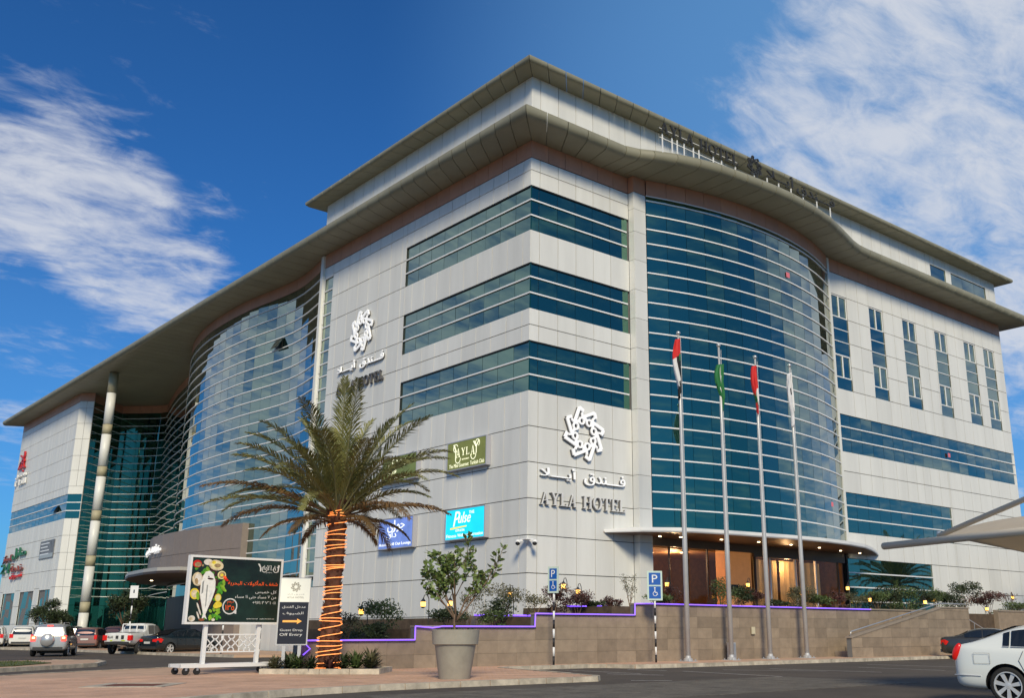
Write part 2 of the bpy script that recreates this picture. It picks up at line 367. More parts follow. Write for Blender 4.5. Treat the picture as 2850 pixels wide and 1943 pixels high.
SER = {  # serif capitals: list of polygons in a unit-high box, with width
 'A': (.92, [[(.0,0),(.30,0),(.30,.05),(.0,.05)],[(.58,0),(.92,0),(.92,.05),(.58,.05)],[(.10,.03),(.155,.03),(.47,.93),(.44,1)],[(.62,.03),(.82,.03),(.50,1),(.44,1)],[(.22,.30),(.64,.30),(.64,.35),(.24,.35)]]),
 'Y': (.88, [[(0,.95),(.34,.95),(.34,1),(0,1)],[(.58,.95),(.88,.95),(.88,1),(.58,1)],[(.08,.97),(.27,.97),(.52,.48),(.38,.46)],[(.70,.97),(.76,.97),(.52,.44),(.46,.50)],[(.38,.03),(.53,.03),(.53,.5),(.38,.5)],[(.26,0),(.65,0),(.65,.05),(.26,.05)]]),
 'L': (.72, [[(0,0),(.72,0),(.72,.05),(0,.05)],[(0,.95),(.36,.95),(.36,1),(0,1)],[(.11,.03),(.26,.03),(.26,.97),(.11,.97)],[(.62,.05),(.72,.05),(.72,.26),(.69,.26)]]),
 'H': (.98, [[(0,0),(.36,0),(.36,.05),(0,.05)],[(0,.95),(.36,.95),(.36,1),(0,1)],[(.62,0),(.98,0),(.98,.05),(.62,.05)],[(.62,.95),(.98,.95),(.98,1),(.62,1)],[(.11,.03),(.26,.03),(.26,.97),(.11,.97)],[(.72,.03),(.87,.03),(.87,.97),(.72,.97)],[(.26,.48),(.72,.48),(.72,.53),(.26,.53)]]),
 'T': (.84, [[(0,.95),(.84,.95),(.84,1),(0,1)],[(.345,.03),(.495,.03),(.495,.97),(.345,.97)],[(.24,0),(.60,0),(.60,.05),(.24,.05)],[(0,.74),(.03,.74),(.12,.95),(0,.95)],[(.81,.74),(.84,.74),(.84,.95),(.72,.95)]]),
 'E': (.78, [[(0,0),(.78,0),(.78,.05),(0,.05)],[(0,.95),(.74,.95),(.74,1),(0,1)],[(.11,.03),(.26,.03),(.26,.97),(.11,.97)],[(.26,.48),(.52,.48),(.52,.53),(.26,.53)],[(.68,.05),(.78,.05),(.78,.25),(.75,.25)],[(.65,.95),(.74,.95),(.74,.78),(.71,.78)],[(.48,.40),(.52,.40),(.52,.61),(.48,.61)]]),
}
def serif(F, s, x, y, w, h, depth, m, parent, z=0.0, name='letter'):
    tot = sum((.42 if c == ' ' else .98 if c == 'O' else SER[c][0]) + .14 for c in s) - .14
    k = w/tot; cx = x
    for c in s:
        if c == ' ': cx += (.42+.14)*k; continue
        b = MB()
        if c == 'O':
            wd = .98; n = 28; vs = []
            for i in range(n):
                a = 2*PI*i/n; ro = (.49, .51); ri = (.33, .46)
                for (rx, ry) in (ro, ri):
                    for zc in (z, z+depth): vs.append(F @ Vector((cx+(.49+rx*math.cos(a))*k, y+(.5+ry*math.sin(a))*h, zc)))
            fs = []
            for i in range(n):
                o = i*4; p = ((i+1)%n)*4
                fs += [(o+1,p+1,p+3,o+3),(o,p,p+1,o+1),(o+3,p+3,p+2,o+2),(o,o+2,p+2,p)]
            b.add(vs, fs, m)
        else:
            wd, polys = SER[c]
            for i, pl in enumerate(polys): ppoly(b, F, [(cx+px*k, y+py*h) for px, py in pl], z, z+depth+i*.0015, m)
        b.build(name, m, parent); cx += (wd+.14)*k
def emblem(b, F, cx, cy, r, z0, z1, m):
    for k in range(8):
        a = k*PI/4 + .25
        P = lambda rad, an: (cx+r*rad*math.cos(a+an), cy+r*rad*math.sin(a+an))
        def strip(p, q, wd, dz):
            dx, dy = q[0]-p[0], q[1]-p[1]; L = math.hypot(dx, dy); nx, ny = -dy/L*wd*r/2, dx/L*wd*r/2
            ppoly(b, F, [(p[0]+nx,p[1]+ny),(p[0]-nx,p[1]-ny),(q[0]-nx,q[1]-ny),(q[0]+nx,q[1]+ny)], z0, z1+dz, m)
        strip(P(1.0, 0), P(.64, .58), .12, .001); strip(P(.66, .56), P(.47, .28), .09, .002); strip(P(1.0,0), P(.86,-.20), .12, .003); strip(P(.80,-.10), P(.60,-.10), .08, .0035)
        c = P(.49, .04); pring(b, F, c[0], c[1], .085*r, .155*r, z0, z1+.004, m, 12)

# ------------------------------------------------------------------ ground
b = MB(); b.box(-1500,-1500,-.5,1500,1500,0); tag(b.build('ground', mat('sand_ground', (.085,.068,.055), .9, var=.2, vscale=.3, bump=.2)), kind='structure')
b = MB(); b.add([(-80,-60,.004),(140,-60,.004),(140,140,.004),(-80,140,.004)], [(0,1,2,3)]); tag(b.build('road', M_asph), kind='structure')
PAVE = [(-30,31.0),(-30,17.0),(2,17.4),(7.81,19.76),(10.6,20.9),(12.8,21.35),(14.2,21.42),(19.6,21.3),(20.1,21.75),(20.3,22.6),(21.9,28.6),(22.5,29.0),(26.3,29.0),(26.8,28.6),(27.2,27.5),(28.2,27.2),(60,26.6),(80,26.6),(80,30.3),(15,30.3),(14.6,36.6),(13.7,36.4),(10.3,34.7),(7.4,32.8)]
pav = empty('pavement', (0,0,0)); tag(pav, kind='structure')
b = MB(); b.prism(PAVE, .0, .125); b.build('slab', M_pave, pav)
def inside(px, py, poly):
    c = False; n = len(poly)
    for i in range(n):
        x0,y0 = poly[i]; x1,y1 = poly[(i+1)%n]
        if (y0 > py) != (y1 > py) and px < (x1-x0)*(py-y0)/(y1-y0)+x0: c = not c
    return c
def shrink_ok(x, y, poly, m):
    return all(inside(x+dx, y+dy, poly) for dx, dy in ((m,0),(-m,0),(0,m),(0,-m)))
b = MB(); ang = math.radians(3)
for i in range(-20, 175):
    for j in range(0, 105):
        x = -2+i*.21+(j%2)*.105; y = 17.6+j*.13
        xr = x*math.cos(ang)-y*math.sin(ang)+1.0; yr = x*math.sin(ang)+y*math.cos(ang)
        if not shrink_ok(xr, yr, PAVE, .22) or xr < 3 or yr > 30: continue
        if (13.7 < xr < 18 and 26.3 < yr < 30.5): continue
        az = math.atan2(yr, xr)
        if az < .60 or az > 1.40: continue
        hz = .128+R.random()*.004; ca, sa = math.cos(ang), math.sin(ang)
        vs = []
        for dx, dy in ((-.1,-.06),(.1,-.06),(.1,.06),(-.1,.06)): vs.append((xr+dx*ca-dy*sa, yr+dx*sa+dy*ca))
        b.add([(u,v,.12) for u,v in vs]+[(u,v,hz) for u,v in vs], [(4,5,6,7),(0,1,5,4),(1,2,6,5),(2,3,7,6),(3,0,4,7)], M_paver)
o = b.build('paver', M_paver, pav); o['kind'] = 'stuff'
# grey block paving in the road, bottom right
b = MB()
for i in range(70):
    for j in range(44):
        x = 11.5+i*.205; y = 15.2+j*.108+(i%2)*.05
        if y > 20.2: continue
        for_ = .008+R.random()*.004
        a = math.radians(8); vs = []
        for dx, dy in ((-.098,-.049),(.098,-.049),(.098,.049),(-.098,.049)): vs.append((x+dx, y+dy))
        b.add([(u,v,.003) for u,v in vs]+[(u,v,for_) for u,v in vs], [(4,5,6,7),(0,1,5,4),(1,2,6,5),(2,3,7,6),(3,0,4,7)], M_pdark)
cw = b.build('crosswalk_paving', M_pdark); cw['kind'] = 'structure'
# kerbs
def kerb(name, pts, label, h=.14, w=.16, L=.9, close=False):
    root = empty(name, (pts[0][0], pts[0][1], 0)); tag(root, label, 'kerb', 'kerbs along the pavement')
    for i in range(len(pts)-1):
        a = Vector((*pts[i],0)); c = Vector((*pts[i+1],0)); d = c-a; n = max(1, round(d.length/L))
        for k in range(n):
            p = a+d*(k/n); q = a+d*((k+1)/n); t = d.normalized(); nn = Vector((t.y,-t.x,0)); g = .012
            hh = h+R.random()*.008
            P = [p+t*g, q-t*g, q-t*g-nn*w, p+t*g-nn*w]; off = nn*.03
            bb = MB(); loc = Vector(root.location)
            vs = [v+off-loc+Vector((0,0,0)) for v in P]+[v+off*.5*(1 if m_ < 2 else -1)-loc+Vector((0,0,hh)) for m_, v in enumerate(P)]
            bb.add(vs, [(4,5,6,7),(0,1,5,4),(1,2,6,5),(2,3,7,6),(3,0,4,7)])
            bb.build('kerb_stone', M_kerb, root)
    return root
kerb('kerb', [(-3,16.3),(2,17.4),(7.81,19.76),(10.6,20.9),(12.8,21.35),(14.2,21.42),(19.6,21.3),(20.1,21.75),(20.3,22.6)], 'long pale kerb along the near edge of the pink pavement')
kerb('kerb', [(20.3,22.6),(21.9,28.6),(22.5,29.0),(26.3,29.0),(26.8,28.6),(27.2,27.5),(28.2,27.2),(44,26.9),(60,26.6)], 'pale kerb round the parking bay and below the flagpoles')
kerb('kerb', [(14.6,36.6),(13.7,36.4),(10.3,34.7),(7.4,32.8),(-2,27)], 'low kerb on the far side of the pavement behind the billboard')
# painted lines
for k, (p, q, w) in enumerate([((23.13,24.67),(23.77,22.78),.13),((20.6,21.0),(21.4,20.2),.13),((26.25,26.9),(26.44,25.2),.12),((26.57,24.57),(25.78,19.78),.11),((28.53,24.46),(30.27,21.34),.11),((30.6,24.0),(30.9,19.6),.11),((34.38,22.8),(33.9,19.0),.11),((37.6,24.5),(37.3,19.3),.11),((24.2,28.2),(24.0,24.0),.1)]):
    d = Vector((q[0]-p[0], q[1]-p[1])); d.normalize(); n = Vector((-d.y, d.x))*w/2
    bb = MB(); bb.add([(p[0]-n.x,p[1]-n.y,.012),(p[0]+n.x,p[1]+n.y,.012),(q[0]+n.x,q[1]+n.y,.012),(q[0]-n.x,q[1]-n.y,.012)][::-1], [(0,1,2,3)])
    bb.build('road_marking', M_paint)['kind'] = 'structure'
# traffic island on the left
isl = [(-6,30.5),(8.6,38.6),(12.9,42.4),(14.1,45.2),(14.4,47.3),(13.0,48.6),(9,48.4),(-8,41)]
io = empty('traffic_island', (8.6,38.6,0)); tag(io, kind='structure')
b = MB(); b.prism([(x-8.6,y-38.6) for x,y in isl], 0, .13); b.build('slab', M_pave, io)
b = MB(); b.prism([(-6-8.6,32-38.6),(9.6-8.6,40.8-38.6),(11.6-8.6,43.6-38.6),(11.5-8.6,46.6-38.6),(8-8.6,47-38.6),(-8-8.6,40-38.6)], .10, .16); g = b.build('grass_patch', M_grass, io); g['kind'] = 'stuff'
b = MB()
for k in range(2600):
    x = R.uniform(-1,11.5); y = R.uniform(36,47)
    if not inside(x, y, [(-6,32),(9.6,40.8),(11.6,43.6),(11.5,46.6),(8,47),(-8,40)]): continue
    h = R.uniform(.03,.08); a = R.random()*PI; c, s_ = math.cos(a)*.02, math.sin(a)*.02
    b.add([(x-c,y-s_,.155),(x+c,y+s_,.155),(x+R.uniform(-.03,.03),y+R.uniform(-.03,.03),.16+h)], [(0,1,2)])
tag(b.build('grass', M_grass), 'short dry grass on the traffic island', 'grass', kind='stuff')
kerb('kerb', [(-6,30.5),(8.6,38.6),(12.9,42.4),(14.1,45.2),(14.4,47.3),(13.0,48.6)], 'kerb round the grassed traffic island at the left')
# tree pit / grate in pavement
tp = empty('tree_pit', (8.5,25.0,.125), math.radians(-38)); tag(tp, 'square pale frame with reddish grate set in the pink pavement', 'grate')
b = MB(); 
for q in ((-.9,-.9,.9,-.62),(-.9,.62,.9,.9),(-.9,-.62,-.62,.62),(.62,-.62,.9,.62)): b.box(q[0],q[1],0,q[2],q[3],.018)
b.build('frame', M_kerb, tp)
b = MB(); b.box(-.6,-.6,-.01,.6,.6,.008); b.build('infill', mat('grate_red', (.09,.03,.025), .8, var=.3), tp)
b = MB()
for k in range(9): b.box(-.6,-.56+k*.14,.008,.6,-.53+k*.14,.014)
b.build('grating', mat('rust_iron', (.12,.05,.04), .7), tp)
# pavement beside the building's left facade
b = MB(); b.prism([(22.5,52),(28.9,50),(28.9,66),(27.0,70),(23.0,80),(20.8,76),(21.5,60)], 0, .125); tag(b.build('entrance_pavement', M_pave), kind='structure')
kerb('kerb', [(20.8,76),(21.5,60),(22.5,52)], 'kerb in front of the mall entrance on the left', L=1.5)
b = MB(); b.prism([(20.8,76.1),(23,80.1),(26.5,90),(27,109),(28,140),(12,140),(16,100)], 0, .12); tag(b.build('mall_pavement', M_kerb), kind='structure')

# ------------------------------------------------------------------ hotel building
XC, YC = 28.78, 35.88
hotel = empty('hotel_building', (0,0,0))
tag(hotel, 'large white panelled hotel with teal glass bands, curved glass bays and two wide olive eaves', 'building')
ZL = [.35,2.0,3.84,5.53,7.2,8.87,10.56,12.26,13.86,15.5,17.12,18.65,20.38,22.0,23.6]
BAND = [(12.26,13.03,13.86,14.69),(16.33,17.12,17.93,18.65),(20.38,21.17,22.0,22.75)]
MUL = MB()
def facade(O, D, ulines, zl, ops, rev, name='cladding_panel', m=None, zmax=24.28, thick=.05):
    """O origin, D unit dir; rev True when outward normal is to the LEFT of D"""
    m = m or M_clad
    us = sorted(set([round(u,3) for u in ulines] + [round(v,3) for o in ops for v in o[:2] if ulines[0]-.01 <= v <= ulines[-1]+.01]))
    keep = [us[0]]; req = set(round(v,3) for o in ops for v in o[:2])
    for u in us[1:]:
        if u-keep[-1] < .35:
            if u in req and keep[-1] not in req: keep[-1] = u
            elif u in req: keep.append(u)
            elif u == us[-1]: keep[-1] = u
            continue
        keep.append(u)
    for a, c in zip(keep, keep[1:]):
        if c-a < .05: continue
        mid = (a+c)/2; bl = [(o[2], o[3]) for o in ops if o[0]-.01 < mid < o[1]+.01]
        zs = sorted(set([z for z in zl if z < zmax-.3] + [zmax] + [v for o in bl for v in o]))
        z2 = [zs[0]]; rq = set(v for o in bl for v in o)
        for z in zs[1:]:
            if z-z2[-1] < .34:
                if z in rq and z2[-1] not in rq: z2[-1] = z
                elif z in rq or z == zmax: z2.append(z)
                continue
            z2.append(z)
        for z0, z1 in zip(z2, z2[1:]):
            if z1-z0 < .04 or any(o[0]-.01 < (z0+z1)/2 < o[1]+.01 for o in bl): continue
            p = (O[0]+D[0]*a, O[1]+D[1]*a); q = (O[0]+D[0]*c, O[1]+D[1]*c)
            if rev: p, q = q, p
            cell(name, p, q, z0, z1, thick, 0.0, m, .038, .0022)
def panes(O, D, us, zs, rev, inset=.07, tilt=.004, mull=True, name='window_pane'):
    for a, c in zip(us, us[1:]):
        for z0, z1 in zip(zs, zs[1:]):
            p = (O[0]+D[0]*a, O[1]+D[1]*a); q = (O[0]+D[0]*c, O[1]+D[1]*c)
            if rev: p, q = q, p
            cell(name, p, q, z0, z1, .02, -inset, M_glass, .022, tilt)
def caps(pts, zs, d=.05, h=.075, name='mullion', out=.0, m=None):
    """thin white horizontal caps that follow the plan polyline pts (outward = right side)"""
    for z in zs:
        bb = MB(); n = len(pts); off = []
        for i, p in enumerate(pts):
            t = Vector((pts[min(i+1,n-1)][0]-pts[max(i-1,0)][0], pts[min(i+1,n-1)][1]-pts[max(i-1,0)][1], 0)).normalized(); nn = Vector((t.y,-t.x,0))
            if 0 < i < n-1:
                t0 = Vector((p[0]-pts[i-1][0], p[1]-pts[i-1][1], 0)).normalized(); nn = nn/max(.5, abs(nn.dot(Vector((t0.y,-t0.x,0)))))
            off.append(nn)
        vs = []
        for p, nn in zip(pts, off):
            for o_, zz_ in ((out-.02,-h/2),(out+d,-h/2),(out+d,h/2),(out-.02,h/2)): vs.append((p[0]+nn.x*o_, p[1]+nn.y*o_, z+zz_))
        fs = []
        for i in range(n-1):
            for k in range(4): a_ = i*4+k; b_ = i*4+(k+1)%4; fs.append((a_+4, b_+4, b_, a_)[::-1])
        fs += [(0,1,2,3),((n-1)*4+3,(n-1)*4+2,(n-1)*4+1,(n-1)*4)]
        bb.add(vs, fs); bb.build(name, m or M_mull, hotel)
def frange(a, b, n): return [a+(b-a)*i/n for i in range(n+1)]
BACK = MB()
def back(p, q, z0, z1, inset=.12, m=None):
    a = Vector((*p,0)); c = Vector((*q,0)); t = (c-a).normalized(); n = Vector((t.y,-t.x,0)); a -= n*inset; c -= n*inset
    BACK.add([(a.x,a.y,z0),(c.x,c.y,z0),(c.x,c.y,z1),(a.x,a.y,z1)], [(0,1,2,3)], m or M_joint)
def backp(pts, z0, z1, inset=.1, m=None):
    for p, q in zip(pts, pts[1:]): back(p, q, z0, z1, inset, m)
# --- left (street) facade, normal -X ; u = y-YC
UW = 11.46
stripA, stripB = 20.32, 21.39
opsL = [(0,UW,b4[0],b4[3]) for b4 in BAND] + [(stripA,stripB,3.84,23.45)]
facade((XC,YC), (0,1), [0,.6]+[.6+1.26*k for k in range(1,16)]+[21.8], ZL, opsL, True)
for b4 in BAND:
    panes((XC,YC), (0,1), frange(0.02,UW,9), b4, True)
    caps([(XC-.0,YC+UW),(XC,YC),(XC+6.62,YC)], b4[1:3], d=.03, out=-.03)
sz = [3.84]+frange(4.5,23.45,23)
panes((XC,YC), (0,1), [stripA,stripB], sz, True)
caps([(XC,YC+stripB),(XC,YC+stripA)], sz[1:-1], d=.03, out=-.04)
back((XC,YC+21.8), (XC,YC+.12), 0, 25.1)
for b4 in BAND:   # dark reveals round the glass bands
    BACK.box(XC+.001-.0, YC+UW-.05, b4[0], XC+.1, YC+UW-.003, b4[3], M_black)
    BACK.box(XC+.004, YC+.1, b4[3]-.045, XC+.1, YC+UW-.06, b4[3]-.003, M_black)
    BACK.box(XC+.1, YC+.004, b4[3]-.045, XC+6.5, YC+.1, b4[3]-.003, M_black)
# --- right facade west part, normal -Y ; u = x-XC
opsR = [(0,6.72,b4[0],b4[3]) for b4 in BAND]
facade((XC,YC), (1,0), [0,.57,1.77,2.97,4.17,5.4,6.76], ZL, opsR, False)
for b4 in BAND: panes((XC,YC), (1,0), [0.02,.57,1.77,2.97,4.17,5.4,6.70], b4, False)
back((XC+.12,YC), (36.5,YC), 6.0, 25.1); back((XC+.12,YC), (35.45,YC), 0, 6.0)
# --- brown cladding band under the soffit, deepened to take in the eave's soft shadow
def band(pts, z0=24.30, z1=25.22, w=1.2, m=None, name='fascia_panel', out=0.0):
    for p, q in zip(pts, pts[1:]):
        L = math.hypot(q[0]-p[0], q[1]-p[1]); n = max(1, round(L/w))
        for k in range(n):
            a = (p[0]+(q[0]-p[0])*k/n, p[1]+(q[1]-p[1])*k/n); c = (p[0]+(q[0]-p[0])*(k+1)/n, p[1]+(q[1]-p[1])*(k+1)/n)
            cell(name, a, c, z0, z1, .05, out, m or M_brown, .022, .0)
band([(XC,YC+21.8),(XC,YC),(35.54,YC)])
# --- pillar
for (z0, z1) in zip([2.0,3.84,5.53,7.2,8.87,10.56,12.26,13.86,15.5,17.12,18.7,20.38,22.0,23.3], [3.84,5.53,7.2,8.87,10.56,12.26,13.86,15.5,17.12,18.7,20.38,22.0,23.3,24.28]):
    cell('cladding_panel', (35.54,35.46), (36.45,35.46), z0, z1, .05, 0, M_clad, .02, 0)
    cell('cladding_panel', (35.54,35.88), (35.54,35.46), z0, z1, .05, 0, M_clad, .02, 0)
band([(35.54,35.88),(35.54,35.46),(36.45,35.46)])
b = MB(); b.box(35.60,35.52,0,36.44,36.6,25.1); b.build('pillar', M_joint, hotel)
# --- right curved bay
CX, CY, RB = 44.6, 58.84, 24.76
def arc(t0, t1, n, r=RB): return [(CX+r*math.sin(t0+(t1-t0)*i/n), CY-r*math.cos(t0+(t1-t0)*i/n)) for i in range(n+1)]
A0 = -math.asin((44.6-36.47)/RB); A1 = math.asin((53.72-44.6)/RB)
bay = arc(A0, A1, 14)
zb = [6.13]+[7.26+.8375*k for k in range(21)]
zb = [z for z in zb if z < 24.1]+[24.28]
for p, q in zip(bay, bay[1:]):
    for z0, z1 in zip(zb, zb[1:]): cell('window_pane', p, q, z0, z1, .02, 0, M_glass, .02, .0045)
caps(bay, zb[1:-1], d=.05, h=.07)
caps(bay, [24.29], d=.05, h=.06)
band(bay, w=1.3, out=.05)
backp(bay, 6.0, 25.1, .07, M_black)
b = MB(); b.box(53.76,35.76,6.0,53.97,36.3,25.15); b.build('jamb', M_clad, hotel)
# --- right facade east part
WIN = [(54.09,55.90),(58.5,60.25),(62.72,64.55),(67.1,68.85),(71.38,73.15),(74.42,76.2)]
X0 = 54.0; XE = 77.56
opsE = [(a-X0,c-X0,16.35,22.78) for a, c in WIN] + [(0,XE-X0,12.26,14.66),(0,12.95,7.2,9.66),(-.1,9.65,2.0,5.6)]
ul = [0,.09,1.9,3.2,4.5,6.25,7.5,8.72,10.55,11.8,13.1,14.85,16.1,17.38,19.15,20.42,22.2,XE-X0]
facade((X0,YC), (1,0), ul, [2.0,3.84,5.6,7.2,9.66,11.0,12.26,14.66,16.35,18.0,19.59,21.24,22.78,24.28], opsE, False)
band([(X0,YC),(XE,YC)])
back((53.9,YC), (XE,YC), 0, 25.1); back((XE,YC), (XE,YC+22), 0, 25.1, .0, M_clad)
BACK.box(XE-.3, YC+.06, 0, XE, YC+22, 25.0, M_clad)
def winpanes(x0, x1, zs, n): panes((0,YC), (1,0), frange(x0,x1,n), zs, False)
winpanes(X0+.06, XE-.02, (12.26,13.08,13.87,14.66), 19); caps([(X0+.05,YC),(XE,YC)], (13.08,13.87), d=.03, out=-.03)
winpanes(X0+.06, X0+12.95, (7.2,8.02,8.86,9.66), 10); caps([(X0+.05,YC),(X0+12.95,YC)], (8.02,8.86), d=.03, out=-.03)
winpanes(53.95, X0+9.65, (2.0,3.05,3.9,4.76,5.6), 8); caps([(53.9,YC),(X0+9.65,YC)], (3.05,3.9,4.76), d=.03, out=-.03)
wf0 = None
for a, c in WIN:
    for z0, z1, kind in ((21.24,22.78,'f'),(20.42,21.24,'p'),(19.58,20.42,'p'),(18.66,19.58,'p'),(17.12,18.66,'f'),(16.35,17.12,'p')):
        if kind == 'p':
            panes((0,YC), (1,0), [a+.04,c-.04], (z0,z1), False); caps([(a+.03,YC),(c-.03,YC)], [z0] if z0 > 16.4 else [], d=.02, out=-.05, h=.05)
        else:
            panes((0,YC), (1,0), [a+.08,(a+c)/2,c-.08], (z0+.06,z1-.06), False, inset=.10)
            bb = MB(); w = .07
            for q in ((a+.02,z0,a+.02+w,z1),(c-.02-w,z0,c-.02,z1),(a+.02+w,z0,c-.02-w,z0+w),(a+.02+w,z1-w,c-.02-w,z1),((a+c)/2-w*.7,z0+w,(a+c)/2+w*.7,z1-w)): bb.box(q[0],YC+.045,q[1],q[2],YC+.085,q[3])
            bb.build('window_frame', M_wht, hotel)
# --- S-curved glass wall on the left
SP = [(28.80,57.70),(29.05,59.0),(29.27,60.3),(29.44,61.6),(29.50,62.9),(29.46,64.2),(29.36,65.5),(29.22,66.8),(29.07,68.1),(28.96,69.4),(28.90,70.7),(28.88,72.0),(28.89,73.3),(28.92,74.6),(28.98,75.9),(29.08,77.2),(29.23,78.5),(29.42,79.8),(29.65,81.1),(29.92,82.4),(30.24,83.7),(30.60,84.9),(31.02,86.1),(31.48,87.3),(32.0,88.5),(32.62,89.7),(33.2,91.0),(33.7,92.4),(34.1,94.0),(34.4,95.6),(34.7,97.2),(35.0,98.8),(35.3,100.4),(35.65,102.0),(36.0,103.6),(36.4,105.2),(36.8,106.8),(37.2,108.4),(37.6,110.0),(37.3,110.9),(36.5,111.8),(35.6,112.7),(34.7,113.5),(34.2,114.0),(33.4,113.3),(32.6,112.5),(31.8,111.7),(30.9,110.8),(29.9,109.7)]
SPR = SP[::-1]     # so that the outward side is on the right
zs_ = [3.85]+[4.76+.826*k for k in range(24)]; zs_ = [z for z in zs_ if z < 24.1]+[24.35]
for p, q in zip(SPR, SPR[1:]):
    my = (p[1]+q[1])/2
    for z0, z1 in zip([0.1]+zs_ if my > 86 else zs_, zs_ if my > 86 else zs_[1:]):
        cell('window_pane', p, q, z0, z1, .02, 0, M_glass, .02, .005)
caps(SPR, zs_[1:-1], d=.05, h=.065)
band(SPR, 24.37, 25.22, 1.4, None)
backp(SPR, 0, 25.1, .07, M_black)
b = MB()
for i, (p, q) in enumerate(zip(SP[:9], SP[1:10])):
    cell('cladding_panel', q, p, 0.1, 1.9, .05, .05, M_clad, .02, 0); cell('cladding_panel', q, p, 1.9, 3.8, .05, .05, M_clad, .02, 0)
# pilaster at the end of the street facade
b = MB(); b.box(XC-.16, 57.40, 0, XC+.3, 57.70, 25.15); b.build('pilaster', M_clad, hotel)
# --- far left block
opsB = [(0,22.6,12.26,14.69),(15.6,20.9,1.9,5.32),(7.9,13.3,1.9,5.32),(1.8,5.8,1.9,5.32)]
LB0 = 110.4
facade((XC,LB0), (0,1), [1.25*k for k in range(18)]+[22.6], ZL, opsB, True)
M_pale = M_clad
panes((XC,LB0), (0,1), frange(0,22.6,16), BAND[0], True); caps([(XC,LB0+22.6),(XC,LB0),(29.9,109.35)], BAND[0][1:3], d=.03, out=-.03, h=.09)
for o_ in opsB[1:]: panes((XC,LB0), (0,1), frange(o_[0],o_[1],3), (0.1,1.9,3.6,5.32), True, inset=.12)
band([(XC,LB0+22.6),(XC,LB0)]); band([(XC,LB0),(29.9,109.35)])
b2 = (XC,LB0); e2 = (29.9,109.35)
for z0, z1 in zip(ZL, ZL[1:]+[24.42]):
    if 12.2 < z0 < 14.6: continue
    for k in range(2):
        p = (b2[0]+(e2[0]-b2[0])*k/2, b2[1]+(e2[1]-b2[1])*k/2); q = (b2[0]+(e2[0]-b2[0])*(k+1)/2, b2[1]+(e2[1]-b2[1])*(k+1)/2)
        cell('cladding_panel', p, q, 14.69 if abs(z0-13.86) < .1 else z0, z1, .05, 0, M_clad, .03, 0)
for z0, z1 in zip(BAND[0], BAND[0][1:]): cell('window_pane', b2, e2, z0, z1, .02, -.05, M_glass, .02, .003)
cell('cladding_panel', b2, e2, 14.69, 15.5, .05, 0, M_clad, .03, 0)
cell('cladding_panel', e2, (29.9,109.8), 0.1, 24.4, .05, 0, M_clad, .03, 0)
back((XC,LB0+22.6), (XC,LB0), 0, 25.1); back(b2, e2, 0, 25.1)
for k, yy in enumerate((LB0+.0, LB0+6.85, LB0+14.3, LB0+21.8)):
    pass
# closing roof / bulk
BACK.prism([(XC+.2,YC+.2),(XE-.3,YC+.2),(XE-.3,YC+60),(42,YC+60),(42,133),(XC+.2,133),(XC+.2,110.6),(31,111.9),(34.2,114.6),(38.2,110.5),(34.5,92),(32,88.6),(31,86),(30,80),(30,60),(XC+.2,57)], 24.9, 25.15, M_joint)
BACK.box(XC+.1, 132.9, 0, 60, 133.0, 25.0, M_clad); BACK.box(XE-30, YC+59, 0, XE, YC+59.2, 25, M_clad)
# ground-floor zone behind the entrance is left open (lobby)
# --- eaves: pieces of soffit swept along outer/inner polylines
def eave(outer, inner, zb_, zt, r, name, w=1.2, rise=.15):
    st = []
    for i in range(len(outer)-1):
        L = math.hypot(outer[i+1][0]-outer[i][0], outer[i+1][1]-outer[i][1]); n = max(1, round(L/w))
        for k in range(n):
            f0, f1 = k/n, (k+1)/n
            st.append((tuple(outer[i][j]+(outer[i+1][j]-outer[i][j])*f0 for j in (0,1)), tuple(inner[i][j]+(inner[i+1][j]-inner[i][j])*f0 for j in (0,1)),
                       tuple(outer[i][j]+(outer[i+1][j]-outer[i][j])*f1 for j in (0,1)), tuple(inner[i][j]+(inner[i+1][j]-inner[i][j])*f1 for j in (0,1)), i))
    for o0, i0, o1, i1, seg in st:
        t = Vector((o1[0]-o0[0], o1[1]-o0[1], 0)); L = t.length; t.normalize(); nn = Vector((t.y,-t.x,0)); g = .02/L
        prof = [(None,zb_)]
        for a in range(7):
            an = -PI/2+PI*a/6; prof.append((r-r*math.cos(an), zb_+r+r*math.sin(an)))
        prof.append((None, zt+rise))
        vs = []
        for (oo, ii) in ((o0,i0),(o1,i1)):
            O_ = Vector((*oo,0)); I_ = Vector((*ii,0)); d = I_-O_; dn = abs(d.dot(nn)); s = d/dn
            O2 = O_+t*(g*L*(1 if oo is o0 else -1)); I2 = I_+t*(g*L*(1 if ii is i0 else -1))
            for (x, z) in prof:
                p = I2 if x is None else O2+s*x
                vs.append((p.x, p.y, z))
        n = len(prof); fs = [tuple(range(n)), tuple(range(2*n-1, n-1, -1))]
        for k in range(n): fs.append(((k+1)%n, k, n+k, n+(k+1)%n)[::-1] if False else (k, n+k, n+(k+1)%n, (k+1)%n))
        bb = MB(); bb.add(vs, fs); me = bb.mesh(name, M_soff)
        bm = bmesh.new(); bm.from_mesh(me); bmesh.ops.recalc_face_normals(bm, faces=bm.faces); bm.to_mesh(me); bm.free()
        me.polygons.foreach_set('use_smooth', [True]*len(me.polygons)); me.set_sharp_from_angle(angle=math.radians(34))
        link(name, me, hotel)
YO = 33.95; XO = 26.85
lo_out = [(XO,135.1),(XO,108.6),(XO,57.6),(XO,YO),(33.6,YO),(34.4,33.72),(35.1,33.35),(36.3,32.82),(37.65,32.4),(39.0,32.1),(41,31.92),(43.4,31.80),(45,31.80),(47.3,32.0),(49.45,32.35),(51.7,32.98),(53.8,33.62),(55.0,33.88),(56.2,YO),(79.6,YO),(79.6,95)]
